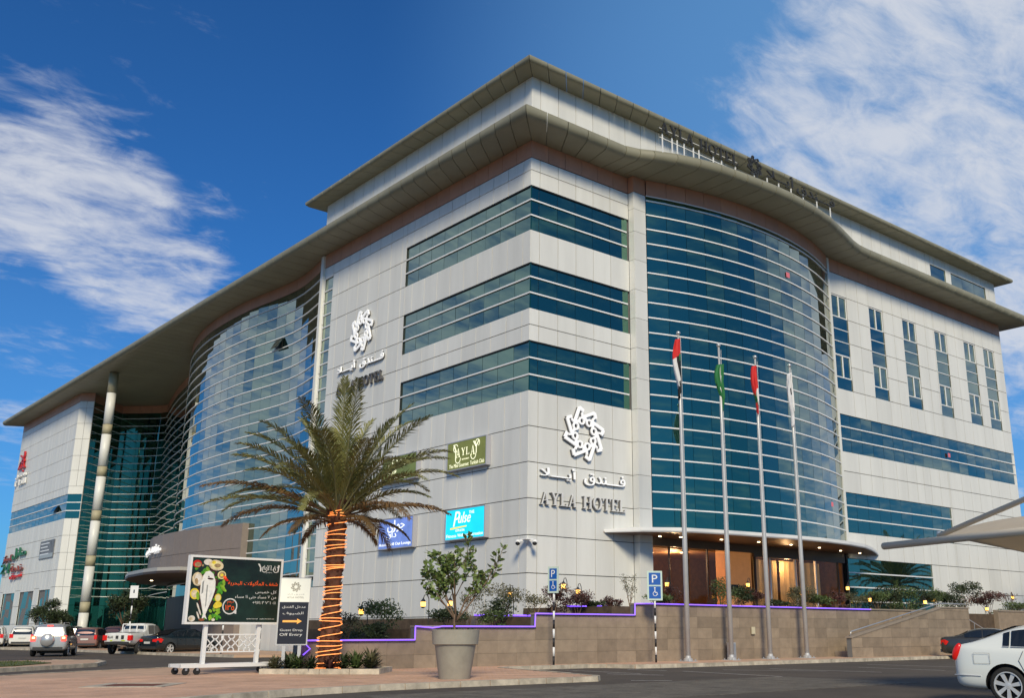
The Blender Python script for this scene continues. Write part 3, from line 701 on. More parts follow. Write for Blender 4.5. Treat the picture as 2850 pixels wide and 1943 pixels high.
lo_in = [(31.2,130.7),(31.2,112.9),(31.2,61.95),(31.2,38.3),(33.6,38.3),(34.4,38.3),(35.1,38.3),(36.3,38.3),(37.65,38.3),(39.0,38.3),(41,38.3),(43.4,38.3),(45,38.3),(47.3,38.3),(49.45,38.3),(51.7,38.3),(53.8,38.3),(55.0,38.3),(56.2,38.3),(75.25,38.3),(75.25,95)]
lo_in[1] = (31.2,108.6); lo_in[2] = (31.2,57.6)
lo_in[0] = (31.2,132.9)
eave(lo_out, lo_in, 25.22, 25.92, .35, 'soffit_panel', 1.25)
# inner soffit over the recess and the rear edge of the eave
b = MB(); b.prism([(31.2,58.5),(40.5,58.5),(40.5,116),(31.2,116)], 25.23, 25.5); b.build('recess_soffit', M_soff, hotel)
up_out = [(27.66,58.8),(27.66,34.76),(78.75,34.76),(78.75,58.8)]
up_in = [(30.2,56.26),(30.2,37.3),(76.21,37.3),(76.21,56.26)]
eave(up_out, up_in, 28.85, 29.25, .2, 'upper_soffit_panel', 1.22, .3)
BACK.prism([(30.1,37.2),(76.3,37.2),(76.3,58.8),(30.1,58.8)], 28.9, 29.5, M_soff)
BACK.prism([(27.9,57.5),(30.1,57.5),(30.1,58.8),(27.9,58.8)], 28.9, 29.2, M_soff)
# upper storey
UO = [(67.5-XC,69.75-XC,26.6,28.07),(70.55-XC,76.02-XC,26.6,28.07)]
facade((XC,YC), (1,0), [0,.56]+[.56+1.21*k for k in range(1,40)]+[77.6-XC], [26.0], UO, False, 'upper_panel', zmax=28.86)
facade((XC,YC), (0,1), [0,.6]+[.6+1.26*k for k in range(1,17)]+[21.8], [26.0], [], True, 'upper_panel', zmax=28.86)
winpanes(67.5,69.75,(26.6,28.07),1); winpanes(70.55,76.02,(26.6,28.07),3)
BACK.box(XC+.07, YC+.12, 25.5, 77.5, 57.6, 28.88, M_joint)
BACK.box(77.5, YC+.02, 25.5, 77.6, 57.6, 28.87, M_clad); BACK.box(XC+.03,57.6,25.5,77.6,57.7,28.87, M_clad)
BACK.build('wall', None, hotel)
M_pink = mat('pink_sticker', (.75,.18,.22), .4)
for x, y, z, w_ in ((47.2,34.17,21.9,.16),(51.3,35.0,8.6,.13),(67.36,35.84,13.45,.15)):
    b = MB(); b.box(x-w_,y-.012,z-w_,x+w_,y,z+w_); b.build('access_sticker', M_pink, hotel)
for (y0, y1, z0, z1, xx) in ((64.25,65.45,20.45,21.2,29.40),(113.4,114.6,13.1,13.8,XC)):
    b = MB(); b.add([(xx-.02,y0,z1),(xx-.02,y1,z1),(xx-.38,y1,z0+.05),(xx-.38,y0,z0+.05),(xx,y0,z1),(xx,y1,z1),(xx-.36,y1,z0+.05),(xx-.36,y0,z0+.05)], [(0,1,2,3),(7,6,5,4),(0,3,7,4),(1,5,6,2),(3,2,6,7)]); b.build('open_vent', M_glass, hotel)
    b = MB(); b.box(xx-.03,y0,z0,xx-.015,y1,z1); b.build('vent_opening', M_black, hotel)
flush_cells(hotel)
# freestanding column under the left eave
cb = MB(); zc = .1; col = empty('column', (28.55,99.2,0)); col.parent = hotel
rings = [(2.9,3.85),(7.0,7.95),(11.1,12.05),(15.2,16.15),(19.2,20.15),(23.2,25.2)]
prev = .1; M_ring = mat('beige_stone_ring', (.40,.36,.24), .6)
for a, c in rings:
    for z0, z1, m_, rr, nm in ((prev,a,M_clad,.42,'shaft'),(a,c,M_ring,.425,'ring')):
        bb = MB(); bb.lathe([(rr,z0+.02),(rr,z1-.02)], 20); o = bb.build(nm, m_, col, True)
        for p in o.data.polygons:
            if len(p.vertices) > 4: p.use_smooth = False
    prev = c
bb = MB(); bb.lathe([(.38,.1),(.38,25.2)], 16); bb.build('core', M_joint, col)
# --- entrance canopy (right)
cf = [(33.5,35.87),(34.5,34.35),(36.3,33.15),(38.5,32.72),(40.7,32.45),(43.4,32.15),(46.2,32.1),(48.8,32.4),(51.2,32.95),(53.4,33.9),(55.4,34.9),(57.2,35.87)]
can = empty('entrance_canopy', (0,0,0)); can.parent = hotel
b = MB(); b.prism(cf+[(53.4,37.6),(35.6,37.6)], 5.90, 5.96); b.build('soffit', mat('canopy_soffit', (.20,.115,.07), .45), can)
b = MB()
top = cf
vs = []; n = len(cf)
for x, y in cf: 
    k = max(.15, min(1, (36.3-y)/1.8)); vs += [(x,y,5.9),(x,y-.05,5.9+.06*k),(x,y-.05,5.96+.16*k),(x,y+.5*k,6.0+.16*k)]
fs = []
for i in range(n-1):
    for k in range(3): fs.append((i*4+k, (i+1)*4+k, (i+1)*4+k+1, i*4+k+1))
b.add(vs, fs); b.build('edge_trim', M_wht, can)
b = MB(); b.prism(cf, 5.97, 6.06); b.build('top', M_wht, can)
for x, y in [(38.0,35.0),(40.66,34.6),(43.2,34.2),(46.0,34.2),(48.9,34.4),(51.7,34.9),(54.3,35.3),(36.9,35.4)]:
    b = MB(); b.lathe([(.07,0),(.07,.02)], 12, (x,y,5.88)); b.build('downlight', M_spot, can)
# lobby behind the entrance glass
lob = empty('lobby', (0,0,0)); lob.parent = hotel
b = MB()
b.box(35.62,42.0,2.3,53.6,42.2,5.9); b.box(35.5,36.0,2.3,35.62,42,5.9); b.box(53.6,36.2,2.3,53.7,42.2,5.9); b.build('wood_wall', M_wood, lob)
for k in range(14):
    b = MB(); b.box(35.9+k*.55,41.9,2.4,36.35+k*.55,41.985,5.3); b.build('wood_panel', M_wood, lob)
b = MB(); b.box(35.5,36.0,2.2,53.9,42,2.3); b.build('floor', mat('lobby_floor', (.22,.15,.10), .3), lob)
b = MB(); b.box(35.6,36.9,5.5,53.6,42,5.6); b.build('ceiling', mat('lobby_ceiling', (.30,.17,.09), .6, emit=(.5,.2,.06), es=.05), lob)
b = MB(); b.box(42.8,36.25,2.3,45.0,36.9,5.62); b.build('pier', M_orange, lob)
b = MB(); b.box(35.5,35.99,5.5,45.0,36.15,5.9); b.box(45,35.99,5.3,53.7,36.15,5.9); b.build('lintel', mat('lintel_bronze', (.10,.07,.05), .4), lob)
for x in (45.05,46.35,48.7,50.65,52.9):
    b = MB(); b.box(x,36.0,2.3,x+.09,36.12,5.3); b.build('window_post', M_trim if x < 46 or x > 52 else M_mull, lob)
for x0, x1 in ((45.2,46.3),(46.5,48.65),(48.9,50.6),(50.8,52.85)):
    b = MB(); n = 10
    vs = [(x0+(x1-x0)*i/n, 37.3+.06*math.sin(i*2.2), z) for i in range(n+1) for z in (2.3,5.3)]
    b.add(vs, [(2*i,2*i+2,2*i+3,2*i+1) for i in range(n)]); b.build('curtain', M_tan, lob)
b = MB(); b.box(39.6,36.1,2.3,39.75,36.25,5.5); b.box(38.3,36.1,2.3,38.36,36.2,5.5); b.box(41.2,36.1,2.3,41.28,36.2,5.5); b.build('door_frame', mat('door_brown', (.06,.03,.015), .4), lob)
for x, y, z in ((37.2,39,5.45),(38.4,40,5.45),(40.2,39.2,5.45),(41.5,38.2,5.45),(36.6,38,5.45),(40.9,40.8,5.45),(47.5,38.6,5.4)):
    b = MB(); b.lathe([(.07,0),(.07,.03)], 10, (x,y,z)); b.build('ceiling_light', M_spot, lob)
b = MB(); b.box(36.4,36.9,3.9,37.2,37.0,4.35); b.build('screen', M_black, lob)
b = MB(); b.box(43.2,36.17,3.15,43.75,36.24,3.75); b.build('menu_board', M_black, lob)
M_clear = bpy.data.materials.new('clear_glass'); M_clear.use_nodes = True; _n = M_clear.node_tree; _n.nodes.clear()
_o = _n.nodes.new('ShaderNodeOutputMaterial'); _m = _n.nodes.new('ShaderNodeMixShader'); _t = _n.nodes.new('ShaderNodeBsdfTransparent'); _g = _n.nodes.new('ShaderNodeBsdfGlossy'); _f = _n.nodes.new('ShaderNodeFresnel')
_t.inputs[0].default_value = (.86,.80,.74,1); _g.inputs['Roughness'].default_value = .01; _f.inputs[0].default_value = 1.45
_n.links.new(_f.outputs[0], _m.inputs[0]); _n.links.new(_t.outputs[0], _m.inputs[1]); _n.links.new(_g.outputs[0], _m.inputs[2]); _n.links.new(_m.outputs[0], _o.inputs[0])
for x0, x1 in ((35.66,38.3),(38.36,39.6),(39.75,41.2),(41.28,42.78),(45.14,46.35),(46.44,48.7),(48.79,50.65),(50.74,52.9)):
    b = MB(); b.add([(x0,36.05,2.32),(x1,36.05,2.32),(x1,36.05,5.35),(x0,36.05,5.35)], [(0,1,2,3)]); b.build('glass_pane', M_clear, lob)
def pointlight(nm, loc, e, col=(1,.62,.3), r=.12):
    l = bpy.data.lights.new(nm, 'POINT'); l.energy = e; l.color = col; l.shadow_soft_size = r
    o = bpy.data.objects.new(nm, l); COL.objects.link(o); o.location = loc; return o
for nm, loc, e in (('lobby_light',(38.2,38.6,5.0),260),('lobby_light',(41.3,38.6,5.0),220),('lobby_light',(49,36.8,5.0),120)): pointlight(nm, loc, e)
# --- mall entrance block with wing canopy (left)
ent = empty('mall_entrance', (0,0,0)); ent.parent = hotel
EP = [(31.2,88.6),(29.6,86.8),(28.6,84.2),(27.95,81.6),(27.72,78.9),(27.68,76.4),(27.78,74),(27.9,72.2),(28.1,70.6),(28.33,69.2),(28.75,66.9)]
for p, q in zip(EP, EP[1:]):
    L = math.hypot(q[0]-p[0], q[1]-p[1]); n = max(1, round(L/1.25))
    for k in range(n):
        a = (p[0]+(q[0]-p[0])*k/n, p[1]+(q[1]-p[1])*k/n); c = (p[0]+(q[0]-p[0])*(k+1)/n, p[1]+(q[1]-p[1])*(k+1)/n); my = (a[1]+c[1])/2
        zz0 = [5.0,6.75,8.45] if my > 72.6 else [0.1,1.7,3.4,5.0,6.75,8.45]
        for z0, z1 in zip(zz0, zz0[1:]):
            cell('brown_panel', a, c, z0, z1, .05, 0, M_taupe, .025, 0)
cell('brown_panel', (28.75,66.9), (29.6,66.9), .1, 8.45, .05, 0, M_taupe, .0, 0)
flush_cells(ent)
b = MB(); b.prism([(x+.1,y) for x,y in EP]+[(33,66.95),(33,88)], 5.0, 8.4); b.prism([(x+.08,y) for x,y in EP if y < 72.4]+[(29.4,66.95),(29.4,72.2)], .1, 5.0); b.build('core', M_joint, ent)
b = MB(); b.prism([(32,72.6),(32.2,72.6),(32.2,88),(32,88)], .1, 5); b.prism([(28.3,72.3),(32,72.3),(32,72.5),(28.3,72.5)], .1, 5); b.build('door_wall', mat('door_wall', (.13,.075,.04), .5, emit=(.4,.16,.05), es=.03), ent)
b = MB(); wing = [(28.6,84),(26.6,81.0),(24.7,77.2),(23.55,73),(23.05,68.6),(23.1,66.3),(23.9,64.6),(25.8,64.8),(28.2,66.9),(27.7,76)]
b.prism(wing, 4.85, 5.0); b.build('canopy_soffit', mat('dark_soffit', (.05,.035,.03), .5), ent)
b = MB(); b.prism([(x+.02,y) for x,y in wing], 5.003, 5.22); b.build('canopy_top', mat('canopy_grey', (.42,.40,.37), .4), ent)
b = MB(); b.lathe([(.1,0),(.1,.02)], 10, (26.2,76.0,4.82)); b.build('downlight', M_spot, ent)
for x, y in ((29.5,80.5),(31.0,83.5)):
    b = MB(); b.box(x,y,.2,x+.5,y+.2,.55); b.build('floor_lamp', M_lamp, ent)

# ------------------------------------------------------------------ lettering and signs on the hotel
S_AYLA = '\u0623\u064a\u0640\u0640\u0640\u0644\u0627'; S_HOTEL = '\u0641\u0640\u0640\u0640\u0646\u062f\u0642'
M_sign = mat('white_letter', (.86,.86,.86), .35, emit=(1,1,1), es=.30); M_signd = mat('letter_edge', (.12,.12,.125), .5); M_letd = mat('dark_letter', (.035,.035,.032), .5)
def halo(F2, fn, parent):   # lit white letter faces in front of dark returns
    fn(F2, M_sign)
def facade_sign(name, F, w, zr, label, er, cy_, ey, ah, ay, lh, ly, latin=None):
    latin = latin or M_sign
    root = empty(name, F.translation); tag(root, label, 'hotel sign', 'hotel name signs on the cladding')
    Mi = Matrix.Translation(-Vector(F.translation)); FF = Mi @ F
    bb = MB(); emblem(bb, FF, w*.5, ey, er, .10, .17, M_sign); emblem(bb, FF, w*.5-.03, ey-.03, er*1.0, .02, .095, M_signd); bb.build('emblem', None, root)
    for dx, z, m_, nm_ in ((0,.10,M_sign,'arabic_word'),(-.025,.02,M_signd,'letter_return')):
        bb = MB(); put_text(bb, FF, shape(S_AYLA), 0+dx, ay+dx, w*.40, ah, .06, m_, z); bb.build(nm_, None, root)
        bb = MB(); put_text(bb, FF, shape(S_HOTEL), w*.50+dx, ay-.10+dx, w*.50, ah*1.05, .06, m_, z); bb.build(nm_, None, root)
    serif(FF, 'AYLA HOTEL', 0, ly, w, lh, .06, latin, root, .10); serif(FF, 'AYLA HOTEL', -.03, ly-.03, w, lh, .07, M_signd, root, .02, 'letter_return')
    return root
facade_sign('hotel_sign', frame((29.45, YC-.005, 6.95), (1,0,0)), 5.42, 0, 'white wheel emblem with Arabic and AYLA HOTEL letters to the right of the building corner', 1.30, 0, 3.62, .62, 1.22, .60, .0, mat('dim_letter', (.72,.72,.72), .4))
facade_sign('hotel_sign', frame((XC-.005, 54.58, 15.25), (0,-1,0)), 5.45, 0, 'white wheel emblem with Arabic and AYLA HOTEL letters above the palm', 1.30, 0, 3.50, .60, 1.22, .58, .0, mat('unlit_letter', (.10,.10,.11), .4))
# rooftop sign
rs = empty('rooftop_sign', (35.4,33.2,25.9)); tag(rs, 'dark AYLA HOTEL and Arabic letters on white posts along the curved eave', 'rooftop sign')
FR = frame((0,0,0), (1,0,0))
serif(FR, 'AYLA HOTEL', 0, 1.03, 6.35, .62, .10, M_letd, rs, -.05)
b = MB(); emblem(b, FR, 7.9, 1.52, .66, -.05, .03, M_letd); b.build('emblem', None, rs)
b = MB(); put_text(b, FR, shape('\u0623\u064a\u0640\u0640\u0644\u0627'), 9.0, 1.1, 2.6, .85, .08, M_letd, -.05); b.build('arabic_word', None, rs); b = MB(); put_text(b, FR, shape('\u0641\u0640\u0640\u0640\u0646\u062f\u0642'), 11.9, 1.0, 3.9, .75, .08, M_letd, -.05); b.build('arabic_word', None, rs)
for x in (.2,.95,1.35,1.9,2.65,3.1,4.3,5.0,6.2,7.9,9.1,10.2,11.4,12.6,14.0,15.4):
    b = MB(); b.bar((x,.07,-.15), (x,.07,1.0 if x < 7 else 1.2), .055, .055); b.build('post', M_wht, rs)
b = MB(); b.bar((0,.09,.75), (6.4,.09,.75), .04); b.bar((0,.09,1.3),(6.4,.09,1.3),.03); b.build('rail', M_wht, rs)
# light boxes on the street facade
def lightbox(y0, y1, z0, z1, label, face, fn):
    root = empty('light_box_sign', (XC-.01, y1, z0)); tag(root, label, 'light box', 'light box signs on the street facade')
    w = y1-y0; h = z1-z0; F = frame((0,0,0), (0,-1,0)); d = .27
    b = MB(); fr = .05
    for q in ((0,0,w,fr),(0,h-fr,w,h),(0,fr,fr,h-fr),(w-fr,fr,w,h-fr)): prect(b, F, q[0],q[1],q[2],q[3],0,d+.015)
    prect(b, F, fr,fr,w-fr,h-fr,0,d-.03); b.build('case', mat('sign_case', (.46,.46,.50), .4, metal=.3), root)
    b = MB(); prect(b, F, fr,fr,w-fr,h-fr,d-.03,d); b.build('face', face, root)
    b = MB(); fn(b, F, w, h, d); b.build('print', None, root)['kind'] = 'stuff'
def lit(nm, c, e, es=.5, **k): return mat(nm, c, .4, emit=e, es=es, **k)
M_cr = lit('print_cream', (.8,.8,.6), (.95,.95,.62), .75); M_wl = lit('print_white', (.85,.85,.85), (.9,.96,1), .85); M_yl = lit('print_yellow', (.9,.7,.1), (1,.75,.12), .7)
def f_aylay(b, F, w, h, d):
    z = d
    for ch, x, y, ww, hh in (('A',.78,.62,.36,.46),('Y',1.22,.68,.34,.38),('L',1.62,.68,.28,.38),('A',2.02,.62,.36,.46)):
        k = ww/SER[ch][0]
        for pl in SER[ch][1]: ppoly(b, F, [(x+px*k, y+py*hh) for px, py in pl], z, z+.008, M_cr)
    pring(b, F, .74, 1.10, .17, .21, z, z+.008, M_cr, 22, .4, 5.4); pring(b, F, .95, .55, .19, .235, z, z+.008, M_cr, 22, 2.6, 6.4)
    pring(b, F, 2.25, .60, .18, .225, z, z+.008, M_cr, 22, 2.9, 6.6); pring(b, F, 2.58, 1.16, .15, .19, z, z+.008, M_cr, 22, -1.1, 3.6)
    for p in ([(.52,1.30),(.62,1.30),(.80,.98),(.72,.96)],[(.72,.5),(.78,.5),(.78,1.0),(.72,1.0)],[(2.2,1.28),(2.34,1.28),(2.52,1.02),(2.44,.98)],[(2.46,.66),(2.52,.66),(2.52,1.06),(2.46,1.06)],[(2.42,1.02),(2.54,1.02),(2.74,1.28),(2.68,1.30)]): ppoly(b, F, p, z, z+.009, M_cr)
    put_text(b, F, 'RESTAURANT', 1.3, .45, .6, .07, .006, M_cr, z)
    put_text(b, F, 'The Mini Gourmet  Turkish Club', .2, .13, 2.95, .19, .006, M_cr, z)
lightbox(39.1*.991, 42.45*.991, 9.05, 10.5, 'olive green AYLAY light box, upper right of the facade signs', lit('olive_face', (.12,.13,.03), (.22,.25,.05), .42, var=.35, vscale=1.6), f_aylay)
def f_pulse(b, F, w, h, d):
    z = d
    Q = F @ Matrix.Translation((0,0,0)); sh = Matrix(((1,.28,0,0),(0,1,0,0),(0,0,1,0),(0,0,0,1)))
    put_text(b, F @ sh, 'P', .50, .66, .42, .72, .012, M_wl, z); put_text(b, F @ sh, 'ulse', .86, .80, 1.0, .52, .012, M_wl, z); put_text(b, F, 'THE', 2.0, 1.20, .42, .14, .008, M_wl, z)
    ppoly(b, F, [(.45,.52),(1.8,.60),(1.8,.66),(.45,.60)], z, z+.008, M_yl); put_text(b, F, 'GYM & SPA', .9, .40, .75, .11, .008, M_wl, z)
    put_text(b, F, 'Fitness', .12, .14, .85, .15, .008, M_wl, z); put_text(b, F, 'Wellness', 1.08, .14, .85, .15, .008, M_wl, z); put_text(b, F, 'Recreation', 2.05, .14, 1.1, .15, .008, M_wl, z)
lightbox(39.1*.991, 42.42*.991, 5.6, 7.12, 'bright cyan Pulse light box, lower right of the facade signs', lit('cyan_face', (.01,.45,.65), (.0,.62,.80), .9, var=.25, vscale=1.2), f_pulse)
def f_blue(b, F, w, h, d):
    z = d
    put_text(b, F, shape('\u062c\u0648\u0631\u064a'), .9, .72, 1.7, .62, .012, M_wl, z); put_text(b, F, shape('\u062f\u0627\u0646'), .8, .50, 1.0, .42, .012, M_wl, z); ppoly(b, F, [(1.55,.9),(1.65,.9),(1.65,1.5),(1.55,1.5)], z, z+.01, M_wl)
    put_text(b, F, 'Arabic Chill Out Lounge', .1, .13, w-.25, .20, .01, M_wl, z)
lightbox(45.4*.991, 48.85*.991, 5.52, 7.14, 'periwinkle blue light box with Arabic logo beside the palm trunk', lit('blue_face', (.10,.16,.45), (.16,.26,.66), .65, var=.4, vscale=1.5), f_blue)
def f_green(b, F, w, h, d):
    z = d
    put_text(b, F, shape('\u062c\u0648\u0631\u064a'), .7, .62, 1.9, .62, .012, M_cr, z); put_text(b, F, shape('\u0642\u0647\u0648\u0629'), .5, .35, 1.0, .42, .012, M_cr, z); put_text(b, F, 'Coffee Lounge', .9, .12, 1.7, .17, .01, M_cr, z)
lightbox(45.3*.991, 48.85*.991, 9.1, 10.5, 'green and cream light box half hidden behind the palm fronds', lit('green_face', (.10,.13,.03), (.16,.20,.05), .4, var=.4, vscale=1.5), f_green)
# signs on the far block
def wall_text_sign(name, label, items, cat='sign'):
    root = empty(name, (XC-.02, items[0][1], items[0][2])); tag(root, label, cat)
    for (s, y, z, w, h, m_) in items:
        F = frame((.0, y-items[0][1], z-items[0][2]), (0,-1,0)); b = MB(); put_text(b, F, s, 0, 0, w, h, .18, m_, .05); b.build('lettering', None, root)['kind'] = 'stuff'
M_rd = mat('red_letter', (.55,.02,.02), .4); M_gn = mat('green_letter', (.02,.14,.07), .4); M_db = mat('brown_letter', (.22,.05,.04), .4)
wall_text_sign('store_sign', 'red emblem over white letters high on the far left block', [('\ufefb',131.6,20.2,2.2,1.4,M_rd),('\ufee3\ufe92',131.9,19.15,3.0,1.3,M_rd),(shape('\u0623\u064a\u0644\u0627 \u0645\u0648\u0644'),132.4,18.5,4.6,.6,M_wht),('Mall',132.4,17.7,4.6,.65,M_wht)])
wall_text_sign('store_sign', 'green and red Arabic shop letters low on the far left block', [(shape('\u0645\u0646\u0627\u0632\u0644'),128.6,9.0,5.6,1.25,M_gn),(shape('\u0627\u0644\u0645\u0631\u0643\u0632'),132.6,8.75,3.9,.9,M_db),('24',133.0,7.6,3.9,1.1,M_gn),(shape('\u062e\u062f\u0645\u0629'),128.6,7.65,5.2,.95,M_db),(shape('\u062a\u0633\u0648\u0642'),128.4,6.8,4.9,.7,M_rd)])
po = empty('wall_poster', (XC-.03,117.7,8.5)); tag(po, 'grey poster with pale lines on the far left block', 'poster')
b = MB(); F = frame((0,0,0), (0,-1,0)); prect(b, F, 0,0,5.1,1.85,0,.05,mat('poster_grey', (.16,.17,.19), .5, var=.4, vscale=1.2)); b.build('sheet', None, po)
b = MB()
for k in range(4): prect(b, F, .3,1.5-.36*k,.3+R.uniform(2.5,4.4),1.62-.36*k,.05,.06,M_mull)
prect(b, F, .1,.08,5.0,.5,.05,.058,mat('poster_pale', (.38,.44,.48), .5)); b.build('print', None, po)
# mall name on the brown block
ms = empty('mall_lettering', (27.35,79,7.4)); tag(ms, 'white Arabic letters on the brown entrance block', 'lettering')
b = MB(); F = frame((.72,4.0,-.5), (-.12,-1,0)); put_text(b, F, shape('\u0645\u0631\u0643\u0632 \u0623\u064a\u0644\u0627 \u0627\u0644\u062a\u062c\u0627\u0631\u064a'), 0, 0, 4.6, .85, .12, M_sign, .02); b.build('lettering', None, ms)['kind'] = 'stuff'
# security camera at corner
sc_ = empty('security_camera', (XC-.12,YC-.12,5.3)); tag(sc_, 'white twin security camera on the building corner', 'camera')
b = MB(); b.box(-.22,-.22,-.02,.22,.22,.04); b.lathe([(.05,-.15),(.05,0)],10); b.build('bracket', M_wht, sc_)
for k, (x, y) in enumerate(((-.38,.16),(.16,-.38))):
    b = MB(); b.sphere((x,y,-.14), .13, 12, 8); b.build('dome', M_wht, sc_, True)
    b = MB(); b.sphere((x-.03,y-.03,-.18), .105, 12, 8); b.build('lens', M_blk, sc_, True)
    b = MB(); b.bar((0,0,-.04),(x,y,-.06),.07); b.build('arm', M_wht, sc_)

# ------------------------------------------------------------------ retaining wall and terrace
def tiles(b_parent, x0, x1, y, z0, z1, tw=.9, th=.42, flip=False, slope=None, name='stone_tile', m=None):
    n = max(1, round((x1-x0)/tw)); r = max(1, round((z1-z0)/th))
    for i in range(n):
        xa = x0+(x1-x0)*i/n; xb = x0+(x1-x0)*(i+1)/n
        for j in range(r):
            za = z0+(z1-z0)*j/r; zb2 = z0+(z1-z0)*(j+1)/r
            cell(name, (xa,y), (xb,y), za, zb2, .04, R.uniform(0,.006), m or M_stone, .006, .002)
rw = empty('retaining_wall', (0,0,0)); tag(rw, 'long stepped tan stone retaining wall below the entrance terrace', 'wall')
SEG = [(15.0,19.25,1.08),(19.25,24.5,1.52),(24.5,29.72,1.99),(29.72,53.95,2.43)]
b = MB()
for x0, x1, zt in SEG:
    b.box(x0+.02,30.03,0,x1,30.3,zt-.005, M_joint); tiles(rw, x0, x1, 30.0, .12, zt-.07, .95, .45)
    b.box(x0+(.0),29.94,zt-.07,x1,30.32,zt, M_stone2)
b.build('core', None, rw)
b = MB(); b.prism([(15.0,30.3),(15.3,30.3),(25.2,50.2),(24.9,50.2)], 0, 1.06); b.build('side_wall', M_stone, rw)
# right-hand pieces beyond the stair
b = MB(); b.box(53.95,31.2,0,60.3,31.5,2.2, M_stone); b.box(60.3,30.0,0,78,30.3,2.45, M_stone); b.box(60.3,29.95,2.45,78,30.33,2.54, M_stone2); b.build('far_section', None, rw)
flush_cells(rw)
b = MB()
b.prism([(15.3,30.3),(19.25,30.3),(19.25,38),(15.4+3.8,38)], .2, .95); b.prism([(19.2,30.3),(24.5,30.3),(24.5,48.5),(19.2,38)], .3, 1.40); b.prism([(24.5,30.3),(28.78,30.3),(28.78,52),(25.2,50),(24.5,48.5)], .3, 1.85)
b.prism([(28.7,30.3),(78,30.3),(78,36.0),(28.7,36.0)], .3, 2.30)
tag(b.build('terrace', M_soil), kind='structure')
# stair side wall with rail
sw = empty('stair_wall', (42.6,28.5,0)); tag(sw, 'sloping stone stair wall with a pale coping and metal rail, in front of the terrace', 'stair wall')
pts = [(0,0),(0,1.02),(8.55,2.5),(11.35,2.5),(11.35,0)]
b = MB(); F = frame((0,0,0), (1,0,0)); ppoly(b, F, pts, -.28, -.02, M_joint); b.build('core', None, sw)
def zs_at(x): return 1.02+(2.5-1.02)*min(1, x/8.55)
for i in range(13):
    xa = 11.35*i/13; xb = 11.35*(i+1)/13
    for j in range(6):
        z0 = .12+.45*j; za, zb3 = min(z0+.45, zs_at(xa)), min(z0+.45, zs_at(xb))
        if za-z0 < .03 and zb3-z0 < .03: continue
        bb = MB(); g = .005; ppoly(bb, F, [(xa+g,z0+g),(xb-g,z0+g),(xb-g,max(z0+.02,zb3-g)),(xa+g,max(z0+.015,za-g))], -.02, R.uniform(0,.006)); bb.build('stone_tile', M_stone, sw)
b = MB(); ppoly(b, F, [(-.05,1.0),(-.05,1.07),(8.55,2.57),(11.4,2.57),(11.4,2.5),(8.55,2.5)], -.33, .04); b.build('coping', M_stone2, sw)
b = MB(); b.tube([(.1,.12,1.10),(.15,.12,1.30),(8.5,.12,2.74),(11.3,.12,2.74),(11.32,.12,2.58)], .03, 8); b.build('handrail', M_steel, sw, True)
for i in range(9):
    st_ = MB(); st_.box(43.3+i*.9-42.6, .3, 0, 44.3+i*.9-42.6+.1, 1.46, .12+.25*(i+1)); st_.build('step', M_stone2, sw)
hr = empty('handrail', (54.2,29.8,0)); tag(hr, 'thin metal handrail sloping down behind the dark parked car', 'handrail')
b = MB(); b.tube([(0,0,2.62),(3.4,0,1.55),(5.4,0,.95)], .03, 8); b.build('rail', M_steel, hr, True)
for x, z in ((.1,2.58),(2.7,1.77),(5.2,1.0)):
    b = MB(); b.tube([(x,0,.0),(x,0,z)], .02, 6); b.build('baluster', M_steel, hr)
# LED rope
led = empty('light_strip', (15,29.9,1)); tag(led, 'glowing purple light strip along the top edge of the stepped wall', 'light strip')
def ledrun(pts, parent, o=(15,29.9,1), r=.022, nm='tube'):
    b = MB(); b.tube([(x-o[0],y-o[1],z-o[2]) for x, y, z in pts], r, 6); return b.build(nm, M_led, parent)
y_ = 29.90
for pts in ([(15.1,y_,1.05),(19.2,y_,1.05)],[(19.2,y_,1.05),(19.2,y_,1.49)],[(19.2,y_,1.49),(19.9,y_,1.44),(20.3,y_,1.49),(24.4,y_,1.49)],[(24.4,y_,1.49),(24.42,y_,1.96)],[(24.42,y_,1.96),(29.6,y_,1.96)],[(29.6,y_,1.96),(29.62,y_,2.40)],[(29.62,y_,2.40),(30.5,y_,2.42),(46.6,y_,2.39)],[(15.15,y_,1.0),(15.35,y_-.05,.8),(15.15,y_,.62)]): ledrun(pts, led)
for nm_, x0, x1, z, lb in (('planter_bench',23.7,25.3,1.95,'low planter bench with purple underglow on the lower terrace'),('planter_bench',25.6,26.4,1.95,'small planter bench with purple underglow beside the lower one'),('planter_bench',28.4,29.6,2.36,'planter bench with purple underglow above the wall step'),('planter_bench',30.1,30.9,2.38,'short planter bench with purple glow just past the step')):
    pb = empty(nm_, (x0,33,1.4)); tag(pb, lb, 'planter bench', 'lit planter benches on the terrace')
    b = MB(); b.box(0,-.3,-.1,x1-x0,.3,z-1.45); b.build('body', M_stone2, pb)
    b = MB(); b.box(-.03,-.33,z-1.45,x1-x0+.03,-.27,z-1.39); b.build('light_strip', M_led, pb)
# small boxes on the wall
ub = empty('utility_box', (35.3,29.72,.125)); tag(ub, 'slim grey metal box standing against the stone wall', 'utility box')
b = MB(); b.box(-.18,-.1,0,.18,.1,.72); b.build('cabinet', M_pole, ub); b = MB(); b.box(-.15,-.115,.05,.15,-.1,.68); b.build('door', M_steel, ub)
nb = empty('wall_plate', (37.1,29.95,1.35)); tag(nb, 'small cream plate fixed on the stone wall', 'plate')
b = MB(); b.box(-.12,-.04,-.16,.12,0,.16); b.build('plate', mat('cream_plate', (.55,.5,.36), .5), nb); b = MB(); b.box(-.09,-.048,-.12,.09,-.04,.12); b.build('cover', mat('cream_cover', (.6,.55,.4), .5), nb)

